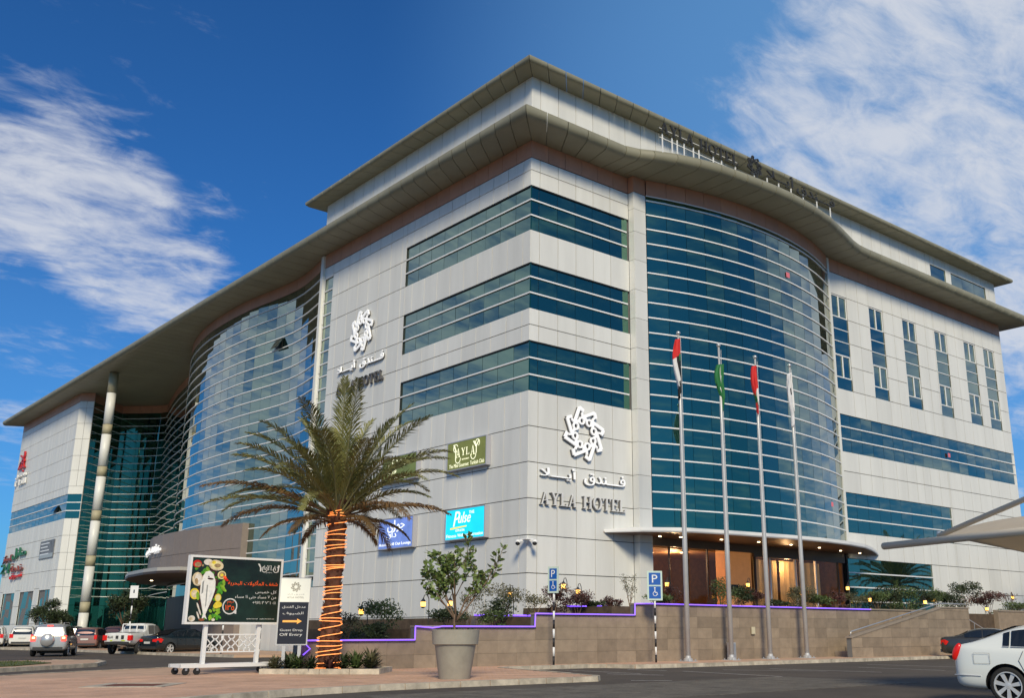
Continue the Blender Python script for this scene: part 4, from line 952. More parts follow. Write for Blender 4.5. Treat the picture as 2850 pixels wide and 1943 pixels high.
# ------------------------------------------------------------------ flagpoles and flags
def flagpole(x, h, label):
    root = empty('flagpole', (x,29.2,.125)); tag(root, label, 'flagpole', 'flagpoles in front of the stone wall')
    b = MB(); b.box(-.28,-.28,0,.28,.28,.03); b.lathe([(.19,.03),(.19,.10),(.12,.14),(.10,.26)], 16); b.build('base_plate', M_pole, root)
    for dx in (-.21,.21):
        for dy in (-.21,.21): bb = MB(); bb.lathe([(.025,.03),(.025,.09)], 6, (dx,dy,0)); bb.build('bolt', M_steel, root)
    b = MB(); b.lathe([(.105,.1),(.10,h*.35),(.075,h*.7),(.045,h-.1)], 16); b.build('pole', M_pole, root, True)
    b = MB(); b.sphere((0,0,h), .10, 12, 8); b.build('finial', M_steel, root, True)
    b = MB(); b.tube([(.12,-.02,h-.2),(.125,-.02,1.3)], .008, 5); b.build('halyard', M_wht, root)
PX = [31.93,34.66,37.30,40.0]; PH = [14.03,13.97,13.88,13.93]
for x, h, l in zip(PX, PH, ('leftmost flagpole, carrying the red white and black flag','second flagpole from the left, carrying the green flag','third flagpole from the left, carrying the red flag','rightmost flagpole, carrying the white flag')): flagpole(x, h, l)
def fmat(nm, c): return mat(nm, c, .75, var=.08, vscale=4)
FR_, FG, FW, FB = fmat('flag_red', (.60,.02,.02)), fmat('flag_green', (.02,.17,.05)), fmat('flag_white', (.70,.70,.72)), fmat('flag_black', (.01,.01,.012))
def flag(px, top, L, w, label, colf, seed, dx0=-.12):
    """limp flag: a folded hanging cloth, columns of folds, material by region"""
    rr = random.Random(seed); nu, nv = 18, 26; b = MB(); vs = []
    for j in range(nv+1):
        v = j/nv
        for i in range(nu+1):
            u = i/nu
            wid = 1.5*w*(.35+.65*math.sin(PI*min(1, v*1.15+.12)))*(1-.25*v)
            drop = v*L*(.72+.28*u) + .10*u
            x = dx0-u*wid*.85+.035*math.sin(u*16+v*4+seed); y = -.05+.085*math.sin(u*22+v*3+seed*2)*(.5+.5*u)
            vs.append((x, y, -drop))
    base = len(b.v)
    for j in range(nv):
        for i in range(nu):
            a = j*(nu+1)+i; m_ = colf((i+.5)/nu, (j+.5)/nv)
            k = b.mi(m_); 
            if not b.v: b.v = [tuple(v) for v in vs]
            b.f.append((a, a+nu+1, a+nu+2, a+1)); b.m.append(k)
    me = b.mesh('flag', None, True); o = link('flag', me); o.location = (px, 29.2, top)
    md = o.modifiers.new('thick', 'SOLIDIFY'); md.thickness = .012
    tag(o, label, 'flag', 'flags on the flagpoles')
flag(PX[0], PH[0]-.15, 2.75, .42, 'hanging red, white and black flag on the leftmost pole', lambda u, v: FR_ if v < .36 else (FG if u < .15 and v < .5 else FW if (u > .62 and v < .80) else FB), 1, .02)
flag(PX[1], PH[1]-.75, 2.15, .46, 'hanging plain green flag on the second pole', lambda u, v: FG if not (.35 < u < .45 and .3 < v < .6) else FW, 2, .18)
flag(PX[2], PH[2]-.30, 2.35, .34, 'hanging red flag with green and white at its foot', lambda u, v: FR_ if v < .62 or (v > .8 and u > .6) else (FG if u > .5 else FW), 3, .0)
flag(PX[3], PH[3]-.25, 2.7, .38, 'hanging white flag on the rightmost pole', lambda u, v: FW if not (.3 < u < .5 and (.35 < v < .5 or v > .8)) else FB, 4, .06)

# ------------------------------------------------------------------ parking signs
def striped_pole(root, h, n, r=.04):
    for k in range(n):
        b = MB(); b.lathe([(r,h*k/n),(r,h*(k+1)/n-.001)], 12); b.build('pole_band', M_blk if k % 2 == 0 else M_wht, root, True)
M_blue = mat('sign_blue', (.01,.10,.42), .4)
def wheelchair(b, F, cx, cy, s, z):
    pring(b, F, cx, cy+.55*s, 0, .09*s, z, z+.004, M_wht, 10); ppoly(b, F, [(cx-.04*s,cy+.44*s),(cx+.04*s,cy+.44*s),(cx+.06*s,cy+.1*s),(cx-.04*s,cy+.1*s)], z, z+.004, M_wht)
    ppoly(b, F, [(cx,cy+.1*s),(cx+.26*s,cy+.1*s),(cx+.34*s,cy-.2*s),(cx+.26*s,cy-.2*s),(cx+.2*s,cy+.02*s),(cx,cy+.02*s)], z, z+.005, M_wht)
    pring(b, F, cx+.02*s, cy-.08*s, .2*s, .26*s, z, z+.004, M_wht, 20, 1.8, 6.0)
def parking_sign(x, y, h, face_az, pw, ph, n, label, bz=.125):
    root = empty('parking_sign', (x,y,bz)); tag(root, label, 'parking sign', 'parking signs on striped poles')
    striped_pole(root, h-ph, n); b = MB(); b.lathe([(.035,h-ph),(.035,h)], 10); b.build('upper_pole', M_pole, root)
    a = math.radians(face_az); rt = (math.cos(a), math.sin(a), 0); F = frame((-rt[1]*-.05*1, -.05, h-ph), rt)
    F = frame((Vector((rt[1], -rt[0], 0))*.045 - Vector(rt)*pw/2 + Vector((0,0,h-ph))), rt)
    b = MB(); prect(b, F, 0,0,pw,ph,0,.02,mat('sign_edge_pale', (.55,.68,.60), .4)); b.build('panel', None, root)
    b = MB(); m = .07
    prect(b, F, m,ph/2+m*.4,pw-m,ph-m,.02,.024,M_blue); prect(b, F, m,m,pw-m,ph/2-m*.4,.02,.024,M_blue); b.build('symbol_field', None, root)['kind'] = 'stuff'
    b = MB(); put_text(b, F, 'P', pw*.32, ph*.60, pw*.36, ph*.27, .004, M_wht, .024); wheelchair(b, F, pw*.5, ph*.25, min(pw,ph/2)*.62, .024); b.build('symbol', None, root)['kind'] = 'stuff'
parking_sign(24.72,29.2,3.52,-72,.46,.96,8,'narrow parking and wheelchair sign turned half away on a striped pole left of the corner')
parking_sign(29.95,29.1,3.55,-36,.62,1.16,8,'parking and wheelchair sign facing forward on a striped pole left of the flagpoles')
def small_post(x, y, h, label, panel=True):
    root = empty('sign_post', (x,y,.0)); tag(root, label, 'sign post'); striped_pole(root, h, 7, .045)
    if not panel: return
    F = frame((-.22,-.06,h), (.75,-.66,0)); b = MB(); prect(b, F, 0,0,.5,.75,0,.02); b.build('panel', M_wht, root); b = MB(); prect(b, F, .21,.3,.29,.5,.02,.024,M_trim); b.build('symbol', None, root)
small_post(21.9,66.5,3.3,'small white sign on a striped post in front of the mall entrance')
small_post(23.25,55.5,1.9,'striped post seen under the billboard, nearer its middle', False); small_post(21.75,47.5,1.7,'striped post seen under the right end of the billboard', False)

# ------------------------------------------------------------------ lanterns
def lantern(x, y, z, h, label, lean=.28, base=None):
    root = empty('lantern', (x,y,z-h)); tag(root, label, 'lantern', 'warm hooked lanterns in the planting')
    pts = [(lean,0,0),(lean,0,h*.98),(lean*.95,0,h+.22),(lean*.6,0,h+.36),(lean*.2,0,h+.34),(0,0,h+.22)]
    b = MB(); b.tube(pts, .016, 6); b.build('post', M_trim, root)
    b = MB(); b.lathe([(.01,h+.24),(.09,h+.12),(.10,h+.09)], 10); b.build('cap', M_trim, root)
    b = MB(); b.lathe([(.085,h-.08),(.095,h+.09)], 10); b.build('glass', M_lamp, root)
    b = MB(); b.lathe([(.05,h-.14),(.09,h-.08)], 10); b.build('foot', M_trim, root)
LN = [(34.8,33,3.4,'lantern against the lobby glass, right of the forward-facing parking sign'),(40.9,33.2,3.55,'lantern in front of the orange lobby wall'),(45.02,33,3.2,'lantern low in front of the curtained lobby windows'),
      (49.3,33,3.6,'upper lantern of the pair at the right end of the lobby'),(49.2,31.6,2.95,'lower lantern of the pair at the right end of the lobby'),(54.5,33,3.4,'upper lantern in the dark hedge under the right window'),(54.2,31.2,2.9,'small lower lantern in the dark hedge under the right window'),(58.5,33,3.15,'lantern at the right end of the dark hedge'),(62.5,31.8,2.65,'low lantern above the stair recess'),(68.6,33,3.5,'lantern at the far right edge above the wall'),
      (27.84,33,2.95,'lantern partly behind the narrow parking sign'),(28.55,33.1,3.15,'taller lantern just right of the narrow parking sign'),(29.1,32.8,2.92,'lower lantern of the pair right of the narrow parking sign'),(25.6,33,2.75,'lantern below the building corner security camera'),(22.71,33,2.35,'lantern behind the potted shrub stems'),(21.49,33,2.3,'lantern just left of the potted shrub'),(18.88,33,2.0,'lantern right beside the palm trunk')]
for x, y, z, l in LN: lantern(x, y, z, .95 if x < 30 else .7, l, .26 if x < 23 else -.22 if x > 50 else .2)

# ------------------------------------------------------------------ plants
def leafcloud(b, c, rad, n, s, m, rr, asp=.45, flat=0.0):
    for _ in range(n):
        while True:
            p = Vector((rr.uniform(-1,1), rr.uniform(-1,1), rr.uniform(-1,1)))
            if p.length <= 1: break
        p = Vector((c[0]+p.x*rad[0], c[1]+p.y*rad[1], c[2]+p.z*rad[2]))
        d = Vector((rr.gauss(0,1), rr.gauss(0,1), rr.gauss(0,.7)+.4)).normalized(); q = d.cross(Vector((rr.gauss(0,1),rr.gauss(0,1),rr.gauss(0,1)))).normalized(); L = s*rr.uniform(.6,1.4)
        b.add([p, p+d*L*.5+q*L*asp*.5, p+d*L, p+d*L*.5-q*L*asp*.5], [(0,1,2,3)], m)
def shrub(x, y, z, w, h, m, label, seed, n=260, leaf=.11, cat='shrub', stems=6, cl=9, grp='shrubs in the terrace planting', loc=None):
    rr = random.Random(seed); root = empty('shrub', (x,y,z)); tag(root, label, cat, grp)
    b = MB(); tips = []
    for k in range(stems):
        a = rr.uniform(0, 2*PI); t = Vector((math.cos(a)*w*.42*rr.random(), math.sin(a)*w*.42*rr.random(), h*rr.uniform(.55,.9)))
        b.tube([(rr.uniform(-.05,.05),rr.uniform(-.05,.05),-.05), t*.5+Vector((0,0,.05)), t], [.018,.012,.006], 4); tips.append(t)
    b.build('stem', M_twig, root)
    b = MB()
    for k in range(cl):
        t = tips[k % len(tips)] if k < len(tips) else Vector((rr.uniform(-.4,.4)*w, rr.uniform(-.4,.4)*w, h*rr.uniform(.2,.8)))
        r = rr.uniform(.16,.30); leafcloud(b, t, (w*r, w*r, h*r*.8), n//cl, leaf, m, rr)
    b.build('foliage', m, root)['kind'] = 'stuff'
    return root
SH = [ # x,y,z,w,h,mat,label
 (17.6,31.6,.95,1.0,.75,M_leafp,'pale straggly shrub right of the palm trunk',.09,200),(18.5,31.2,.95,.9,.5,M_leafd,'low dark shrub at the foot of the lantern by the palm',.1,240),(19.2,32.2,.98,1.5,1.15,M_leaf,'broad green bush at the top of the lowest wall section',.1,520),(18.2,30.8,.95,.8,.45,M_leafd,'small dark bush on the lowest wall section',.1,200),
 (21.6,31.5,1.38,1.1,.6,M_leafd,'dark low bush left of the pot on the second wall section',.11,300),(22.8,31.9,1.4,.9,1.1,M_leafp,'thin tall shrub behind the pot stems',.08,200),(24.0,31.6,1.4,1.1,.9,M_leafd,'dark bush behind the pot, beside the purple bench',.1,300),(25.0,32.4,1.85,1.3,1.1,M_leafp,'tall feathery shrub under the corner lantern',.09,320),(23.4,31.2,1.4,.8,.5,M_leaf,'small green shrub behind the pot rim',.09,200),
 (26.3,32.2,1.85,.9,.75,M_leafp,'dry pale shrub just right of the corner lantern',.08,200),(27.2,32.2,1.9,1.15,.95,M_leafr,'reddish round bush by the narrow parking sign',.09,420),(28.4,32.0,1.9,1.0,.9,M_leafr,'second reddish bush under the pair of lanterns',.09,360),(29.2,31.8,2.0,.8,.45,M_leafd,'dark low bush behind the bench past the step',.1,220),(29.9,31.5,2.0,.8,.55,M_leafr,'small red leaved bush past the wall step',.09,240),
 (31.0,31.6,2.28,.7,1.1,M_leafp,'bare thin shrub against the white wall left of the lobby',.07,110),(32.5,31.4,2.3,1.2,.45,M_leaf,'low green bush at the start of the upper wall',.1,300),(33.6,31.6,2.3,.8,.9,M_leafr,'dry reddish shrub at the left lobby edge',.08,160),
 (37.0,31.6,2.3,1.2,1.1,M_leaf,'tall shrub in front of the dark lobby doors',.09,340),(38.3,31.8,2.3,1.3,.9,M_leafd,'dark shrub between the first two flagpoles',.1,380),(39.4,31.6,2.3,1.0,.75,M_leafr,'red tipped shrub left of the orange wall',.09,260),(40.9,31.4,2.3,1.3,.4,M_leafd,'very low dark shrub under the orange wall',.1,240),(42.2,31.5,2.3,1.0,.7,M_leafp,'pale shrub right of the orange wall',.08,220),
 (43.2,31.6,2.3,1.4,.9,M_leafp,'broad pale shrub in front of the first curtained window',.09,380),(44.5,31.5,2.3,1.3,.75,M_leaf,'green shrub between the third and fourth flagpoles',.1,380),(45.8,31.4,2.3,1.0,.8,M_leafr,'dark red shrub right of the fourth flagpole',.09,300),(48.0,31.6,2.3,1.2,.8,M_leafp,'pale shrub under the last lobby window',.09,300),
 (50.3,31.8,2.3,1.8,1.0,M_leaf,'first bush of the dark hedge, beside the lobby end',.1,520),(51.8,31.8,2.3,1.7,1.15,M_leafd,'second bush of the dark hedge',.11,520),(53.3,31.8,2.3,1.7,1.2,M_leaf,'third bush of the dark hedge, under the window',.1,520),(54.9,31.8,2.3,1.6,1.15,M_leafd,'fourth bush of the dark hedge',.11,480),(56.4,31.8,2.3,1.6,1.1,M_leaf,'fifth bush of the dark hedge',.1,440),(57.8,31.8,2.3,1.3,1.0,M_leafd,'last bush of the dark hedge',.11,400),
 (59.8,31.8,2.3,1.6,1.5,M_leafd,'tall dark shrub above the stair wall end',.12,420),(63.2,32.0,2.2,2.3,1.2,M_leafr,'wide brownish shrub right of the stair recess',.12,520),(65.6,31.6,2.2,1.8,.7,M_leaf,'low green shrub at the far right of the wall',.11,360),(67.4,31.6,2.2,1.5,.6,M_leafp,'dry low shrub beside the rightmost lantern',.09,240)]
for i, s in enumerate(SH): shrub(s[0],s[1],s[2],s[3]*1.25,s[4]*1.25,s[5],s[6],100+i,int(s[8]*4.5),s[7]*.95)
# planter round the palm
pl = empty('palm_planter', (15.35,28.62,.125), math.radians(-41.2)); tag(pl, 'low kerbed planting bed at the foot of the palm', 'planter')
for q in ((-1.75,-1.1,1.75,-.95),(-1.75,.95,1.75,1.1),(-1.75,-.95,-1.6,.95),(1.6,-.95,1.75,.95)):
    n = 4 if q[2]-q[0] > 1 else 2
    for k in range(n):
        b = MB()
        if n == 4: b.box(q[0]+3.5*k/4+.006,q[1],0,q[0]+3.5*(k+1)/4-.006,q[3],.15)
        else: b.box(q[0],q[1]+1.9*k/2+.006,0,q[2],q[1]+1.9*(k+1)/2-.006,.15)
        b.build('kerb_stone', M_kerb, pl)
b = MB(); b.box(-1.6,-.95,0,1.6,.95,.11); b.build('soil', M_soil, pl)
def agave(x, y, s, m, label, seed, n=34):
    rr = random.Random(seed); root = empty('spiky_plant', (x,y,.23)); tag(root, label, 'plant', 'spiky plants under the palm'); b = MB()
    for k in range(n):
        a = rr.uniform(0,2*PI); e = rr.uniform(.35,1.35); L = s*rr.uniform(.6,1.1); w = .03; d = Vector((math.cos(a)*math.cos(e), math.sin(a)*math.cos(e), math.sin(e))); q = Vector((-math.sin(a), math.cos(a), 0))*w
        p1 = d*L*.55; p2 = d*L+Vector((0,0,-L*.25))
        b.add([q*.6, -q*.6, p1-q, p1+q, p2], [(0,1,2,3),(3,2,4)], m)
    b.build('leaves', m, root)['kind'] = 'stuff'
    b = MB(); b.lathe([(.05,-.08),(.03,.12)], 6); b.build('stalk', M_twig, root)
def pp(u, v): 
    c, s_ = math.cos(math.radians(-41.2)), math.sin(math.radians(-41.2)); return 15.35+u*c-v*s_, 28.62+u*s_+v*c
for k, (u, v, s_, m_, l) in enumerate([(-1.45,-.6,.42,M_leafp,'pale spiky plant at the left end of the palm bed'),(-1.1,-.3,.5,M_leafd,'dark spiky plant left of the trunk'),(-.75,-.6,.45,M_leaf,'green spiky plant near the trunk on the left'),(-.35,-.75,.42,M_leafd,'dark clump right in front of the trunk'),(.2,-.7,.4,M_leafr,'reddish clump in front of the trunk, right side'),(.55,-.3,.5,M_leafd,'dark spiky plant just right of the trunk'),(.95,-.5,.58,M_leaf,'large green spiky plant right of the trunk'),(1.3,-.2,.62,M_leafp,'tall pale grass clump at the right end of the palm bed'),(1.2,.5,.5,M_leafd,'dark clump at the back right corner of the palm bed'),(-1.2,.5,.5,M_leafr,'reddish clump at the back left corner of the palm bed')]):
    x, y = pp(u, v); agave(x, y, s_*1.45, m_, l, 300+k, 80)

# ------------------------------------------------------------------ date palm
PX_, PY_ = 15.35, 28.62
palm = empty('date_palm', (PX_,PY_,.2)); tag(palm, 'tall date palm with its trunk wrapped in glowing orange rope lights', 'palm tree')
rr = random.Random(5)
TH = 4.75
def trad(z): return .30-.05*min(1, z/2.2)+.03*math.sin(z*2.1)-.02*(z > 3.6)*(z-3.6)
b = MB(); prof = [(trad(z), z) for z in [i*TH/30 for i in range(31)]]; b.lathe(prof, 18); b.build('trunk', M_bark, palm, True)
b = MB()
for k in range(430):
    z = rr.uniform(.05, TH+.25); a = k*2.399+rr.uniform(-.1,.1); r = trad(min(z, TH)) + (.13 if z > 4.25 else 0); L = rr.uniform(.07,.13)*(1.7 if z > 4.0 else 1)
    c = Vector((math.cos(a)*r, math.sin(a)*r, z)); t = Vector((-math.sin(a), math.cos(a), 0)); o_ = Vector((math.cos(a), math.sin(a), 0)); w = .055
    b.add([c-t*w-o_*.02, c+t*w-o_*.02, c+t*w*.55+o_*.055+Vector((0,0,L)), c-t*w*.55+o_*.055+Vector((0,0,L)), c+o_*.02+Vector((0,0,L*.9))], [(0,1,2,3),(3,2,4),(0,3,4),(1,4,2)])
b.build('leaf_base', M_bark, palm)['kind'] = 'stuff'
def frond(az, el, L, droop, m, seed, leafl=.46, z0=TH+.05):
    L *= 1.10; r2 = random.Random(seed); b = MB(); n = 15; pts = []; p = Vector((math.cos(az)*.16, math.sin(az)*.16, z0)); e = el; hz = Vector((math.cos(az), math.sin(az), 0)); twist = r2.uniform(-.25,.25); side = Vector((-math.sin(az), math.cos(az), 0))
    for i in range(n+1):
        pts.append(p.copy()); t = i/n; d = hz*math.cos(e)+Vector((0,0,1))*math.sin(e)+side*twist*t*.5; p = p+d.normalized()*(L/n); e -= droop*(.25+1.5*t)/n
    b.tube(pts, [.035*(1-i/n)+.005 for i in range(n+1)], 5, M_palmd if m is M_palmd else M_twig2)
    N_ = 84
    for k in range(N_):
        t = .13+.87*k/N_; f = t*n; i = min(n-1, int(f)); q = pts[i].lerp(pts[i+1], f-i); tan = (pts[i+1]-pts[i]).normalized(); sd_ = tan.cross(Vector((0,0,1))).normalized() if abs(tan.z) < .98 else side; upv = sd_.cross(tan).normalized()
        ll = leafl*(math.sin(PI*min(.97,(t*.88+.10)))**.6)*r2.uniform(.85,1.12)
        for sgn in (-1,1):
            ang_ = .62+r2.uniform(-.12,.12); d = (tan*math.cos(ang_)+sd_*sgn*math.sin(ang_)*.92+upv*r2.uniform(.08,.38)).normalized(); w = .026
            m1 = q+d*ll*.5; tip = q+d*ll+Vector((0,0,-ll*r2.uniform(.10,.34)*(1.6 if m is M_palmd else 1))); wn_ = tan*w
            b.add([q-wn_*.5, q+wn_*.5, m1+wn_, m1-wn_, tip], [(0,1,2,3),(3,2,4)], m)
    return b.build('frond', None, palm)
M_twig2 = mat('palm_rachis', (.20,.19,.08), .6)
k = 0
for ring_, (cnt, el, L, dr) in enumerate([(6,1.34,3.4,.6),(9,1.08,3.75,.75),(11,.82,3.9,.9),(11,.56,3.95,1.0),(10,.28,3.8,.9)]):
    for i in range(cnt):
        az = 2*PI*i/cnt+ring_*.37+rr.uniform(-.28,.28); frond(az, el+rr.uniform(-.16,.16), L*rr.uniform(.80,1.16), dr*rr.uniform(.7,1.4), M_palmd if (ring_ == 4 and i % 2 != 0) else M_palm, 500+k, .72 if ring_ < 3 else .58, TH+.12-.07*ring_); k += 1
for i in range(6): frond(2*PI*i/6+.5, .10, 2.1, 1.2, M_palmd, 700+i, .38, TH-.28)
rl = empty('rope_light', (PX_,PY_,.2)); tag(rl, 'orange glowing rope lights wound round the palm trunk', 'string lights')
r3 = random.Random(9); z = .05; a = 0; b = MB(); pts = []
zt = []; 
while z < TH+.1:
    pts.append((math.cos(a)*(trad(min(z,TH))+.065+.01*math.sin(a*3)), math.sin(a)*(trad(min(z,TH))+.065+.01*math.sin(a*3)), z+.035*math.sin(a*.73)+.03*math.sin(a*.31)))
    a += 2*PI/16; z += (.165/16)*(1+.5*math.sin(a*.21))
b.tube(pts, .0105, 5); b.build('rope', M_rope, rl)
b = MB(); b.tube([(math.cos(t*9)*.42, math.sin(t*9)*.42, .04+.08*t) for t in [i/30 for i in range(31)]], .012, 5); b.build('loose_end', M_rope, rl)

p2 = copy_tree(palm); p2.location = (71.8, 28.2, .2); p2.rotation_euler = (0,0,1.1); p2['label'] = 'date palm seen mirrored in the ground floor window right of the lobby'
# ------------------------------------------------------------------ pot and shrub in it
pot = empty('plant_pot', (15.9,22.8,.125)); tag(pot, 'large round tapered stone coloured plant pot on the pink pavement', 'plant pot')
b = MB(); b.lathe([(.40,0),(.41,.02),(.535,.84),(.545,.86),(.575,.865),(.60,.88),(.625,1.20),(.63,1.24),(.60,1.25),(.575,1.235),(.56,1.16)], 40); b.build('body', M_pot, pot, True).data.set_sharp_from_angle(angle=math.radians(40))
b = MB(); b.lathe([(.0001,1.17),(.565,1.17)], 30); b.build('soil', M_soil, pot)
b = MB(); rr = random.Random(3)
for k in range(240):
    a = rr.uniform(0,2*PI); r = .55*math.sqrt(rr.random()); leafcloud(b, (math.cos(a)*r, math.sin(a)*r, 1.2), (.04,.04,.03), 1, .09, M_leafd, rr)
b.build('ground_cover', M_leafd, pot)['kind'] = 'stuff'
ps = empty('potted_shrub', (15.9,22.8,1.28)); tag(ps, 'leafy branching shrub growing in the large stone pot', 'shrub')
rr = random.Random(21); br = []; tips = []
rgt = Vector((.753,-.658,0)); dep = Vector((.658,.753,0))
def branch(p, d, L, r, lvl):
    n = 4; pts = [p]; q = Vector(p); dd = Vector(d)
    for i in range(n): dd = (dd+Vector((rr.uniform(-.12,.12), rr.uniform(-.12,.12), rr.uniform(-.05,.10)))).normalized(); q = q+dd*L/n; pts.append(q.copy())
    br.append((pts, [r*(1-.5*i/n) for i in range(n+1)]))
    if lvl == 0: tips.append((q, dd)); return
    for k in range(3 if lvl > 1 else 2):
        a = rr.uniform(0, 2*PI); s_ = Vector((math.cos(a), math.sin(a), rr.uniform(-.1,.6))); branch(pts[2+ (k % 3)], (dd+s_*.65).normalized(), L*.62, r*.55, lvl-1)
    tips.append((q, dd))
branch(Vector((-.02,0,-.06)), (-.04,0,1), .55, .045, 0)
for d, L in ((-rgt*.55+Vector((0,0,1)), 1.0),(-rgt*.25+dep*.3+Vector((0,0,1)), 1.15),(rgt*.05-dep*.2+Vector((0,0,1)), 1.3),(rgt*.85+Vector((0,0,.95)), 1.35),(-rgt*.5-dep*.3+Vector((0,0,.9)), 1.0),(rgt*.35+dep*.2+Vector((0,0,1)), 1.0)):
    branch(Vector((0,0,.30)), d.normalized(), L, .028, 2)
b = MB()
for pts, rad in br: b.tube(pts, rad, 6)
b.build('branch', M_twig, ps, True)
b = MB()
def bigleaf(b, p, d, L, m):
    d = d.normalized(); s_ = d.cross(Vector((rr.gauss(0,1), rr.gauss(0,1), rr.gauss(0,1)))).normalized(); n_ = d.cross(s_); w = L*.24
    b.add([p, p+d*L*.3+s_*w, p+d*L*.7+s_*w*.9, p+d*L+n_*L*.08, p+d*L*.7-s_*w*.9, p+d*L*.3-s_*w, p+d*L*.5-n_*L*.05], [(0,1,6),(1,2,6),(2,3,6),(3,4,6),(4,5,6),(5,0,6)], m)
M_pl = mat('shrub_leaf', (.21,.27,.075), .4, col2=(.06,.11,.03), vscale=6)
nl = 0
for (q, dd) in tips:
    side_ = (q.dot(rgt)); cnt = 16 if side_ < .35 else 9
    if q.z < .6: continue
    for k in range(cnt):
        a = rr.uniform(0,2*PI); bigleaf(b, q-dd*rr.uniform(0,.28)+Vector((rr.gauss(0,.035),rr.gauss(0,.035),rr.gauss(0,.035))), dd*.4+Vector((math.cos(a), math.sin(a), rr.uniform(-.4,.8))), rr.uniform(.12,.21), M_pl)
b.build('foliage', M_pl, ps)['kind'] = 'stuff'

# ------------------------------------------------------------------ billboard
bl = empty('billboard', (11.30,30.0,.125), math.radians(2.5)); tag(bl, 'wheeled billboard with a seafood advertisement in Arabic', 'billboard')
b = MB()
for y in (-.38,.38): b.box(-.05,y-.05,.20,3.25,y+.05,.30)
for x in (0,.75,2.42,3.2): b.box(x-.05,-.38,.205,x+.05,.38,.295)
b.build('base_frame', M_wht, bl)
for x in (.12,.45,2.75,3.1):
    for y in (-.36,.36):
        b = MB(); Mx = Matrix.Translation((x,y,.10)) @ Matrix.Rotation(PI/2,4,'X'); b.lathe([(.03,-.035),(.095,-.035),(.10,0),(.095,.035),(.03,.035)], 14, (0,0,0), M_tyre, Mx); b.box(x-.03,y-.05,.12,x+.03,y+.05,.2, M_steel); b.build('castor', None, bl)
for x in (.75,2.42):
    b = MB(); b.box(x-.055,-.055,.25,x+.055,.055,3.3); b.build('post', M_wht, bl)
# lattice panel
b = MB(); x0, x1, z0, z1 = .82, 2.35, .60, 1.13
for q in ((x0,z0,x1,z0+.04),(x0,z1-.04,x1,z1)): b.box(q[0],-.02,q[1],q[2],.02,q[3])
nn_ = 3; wd = (x1-x0)/nn_
for k in range(nn_):
    xa = x0+k*wd; xm = xa+wd/2; xb = xa+wd; zm = (z0+z1)/2
    for p, q in (((xa,zm-.13),(xm,zm+.13)),((xa,zm+.13),(xm,zm-.13)),((xm,zm+.13),(xb,zm-.13)),((xm,zm-.13),(xb,zm+.13)),((xm-.09,z1-.03),(xm-.09,zm+.17)),((xm+.09,z1-.03),(xm+.09,zm+.17)),((xm-.09,zm+.17),(xm,zm+.09)),((xm+.09,zm+.17),(xm,zm+.09)),((xm-.09,z0+.03),(xm-.09,zm-.17)),((xm+.09,z0+.03),(xm+.09,zm-.17)),((xm-.09,zm-.17),(xm,zm-.09)),((xm+.09,zm-.17),(xm,zm-.09)),((xa,z1-.03),(xa,zm+.12)),((xa,z0+.03),(xa,zm-.12))):
        b.bar((p[0],0,p[1]), (q[0],0,q[1]), .028, .028, None, (0,1,0))
b.build('lattice', M_wht, bl)
BX0, BX1, BZ0, BZ1 = .05, 3.02, 1.40, 3.37
F = frame((BX0,-.11,BZ0), (1,0,0)); W, H = BX1-BX0, BZ1-BZ0
b = MB(); fr = .065
for q in ((0,0,W,fr),(0,H-fr,W,H),(0,fr,fr,H-fr),(W-fr,fr,W,H-fr)): prect(b, F, q[0],q[1],q[2],q[3],-.16,.03)
prect(b, F, fr,fr,W-fr,H-fr,-.155,-.02); b.build('frame', M_wht, bl)
M_chalk = mat('chalk_green', (.016,.040,.028), .35, col2=(.008,.010,.008), vscale=1.3)
b = MB(); prect(b, F, fr,fr,W-fr,H-fr,-.02,.004); b.build('poster', M_chalk, bl)
def pm(n, c, v=.2): return mat('print_'+n, c, .4, var=v, vscale=9)
p_fish, p_fin, p_lem, p_lemr, p_herb, p_herb2, p_shell, p_shell2, p_red, p_garlic, p_dark, p_or = pm('fish',(.85,.85,.80),.1), pm('fin',(.30,.31,.30)), pm('lemon',(.80,.62,.05)), pm('rind',(.85,.75,.35)), pm('herb',(.07,.28,.02),.5), pm('herb_light',(.25,.45,.03),.5), pm('shell',(.70,.58,.38),.4), pm('shell_dark',(.35,.24,.12),.5), pm('red',(.60,.02,.01)), pm('garlic',(.75,.70,.62)), pm('pepper',(.05,.02,.015)), mat('print_orange', (.85,.10,.01), .4, emit=(.9,.1,.01), es=.3)
p_white = mat('print_plain_white', (.72,.72,.70), .4)
b = MB(); zc_ = [.0045]
def pe(cx, cy, rx, ry, m, rot=0, n=18):
    zc_[0] += .0003; ppoly(b, F, ell(cx, cy, rx, ry, n, rot), .003, zc_[0], m)
def pq(pts, m): zc_[0] += .0003; ppoly(b, F, pts, .003, zc_[0], m)
pe(.62,1.02,.30,.62,p_dark,-.1); rr = random.Random(77)
for k in range(26): pe(rr.uniform(.15,1.0), rr.uniform(.15,1.85), rr.uniform(.03,.07), rr.uniform(.02,.05), rr.choice((p_herb,p_dark,p_shell2,p_herb)), rr.random()*3, 7)
pe(.22,1.72,.13,.11,p_red); pe(.24,1.70,.10,.07,p_shell2); pe(.55,1.78,.14,.09,p_garlic); pe(.80,1.70,.23,.15,p_shell,-.2); pe(.80,1.70,.16,.10,p_lemr,-.2); pe(.84,1.69,.10,.06,p_shell2); pe(.72,1.78,.06,.05,p_lem)
for cx, cy in ((.48,1.55),(.42,1.48),(.52,1.47),(.55,1.58)): pe(cx,cy,.08,.05,p_herb2 if cx > .5 else p_herb,rr.random()*3,7)
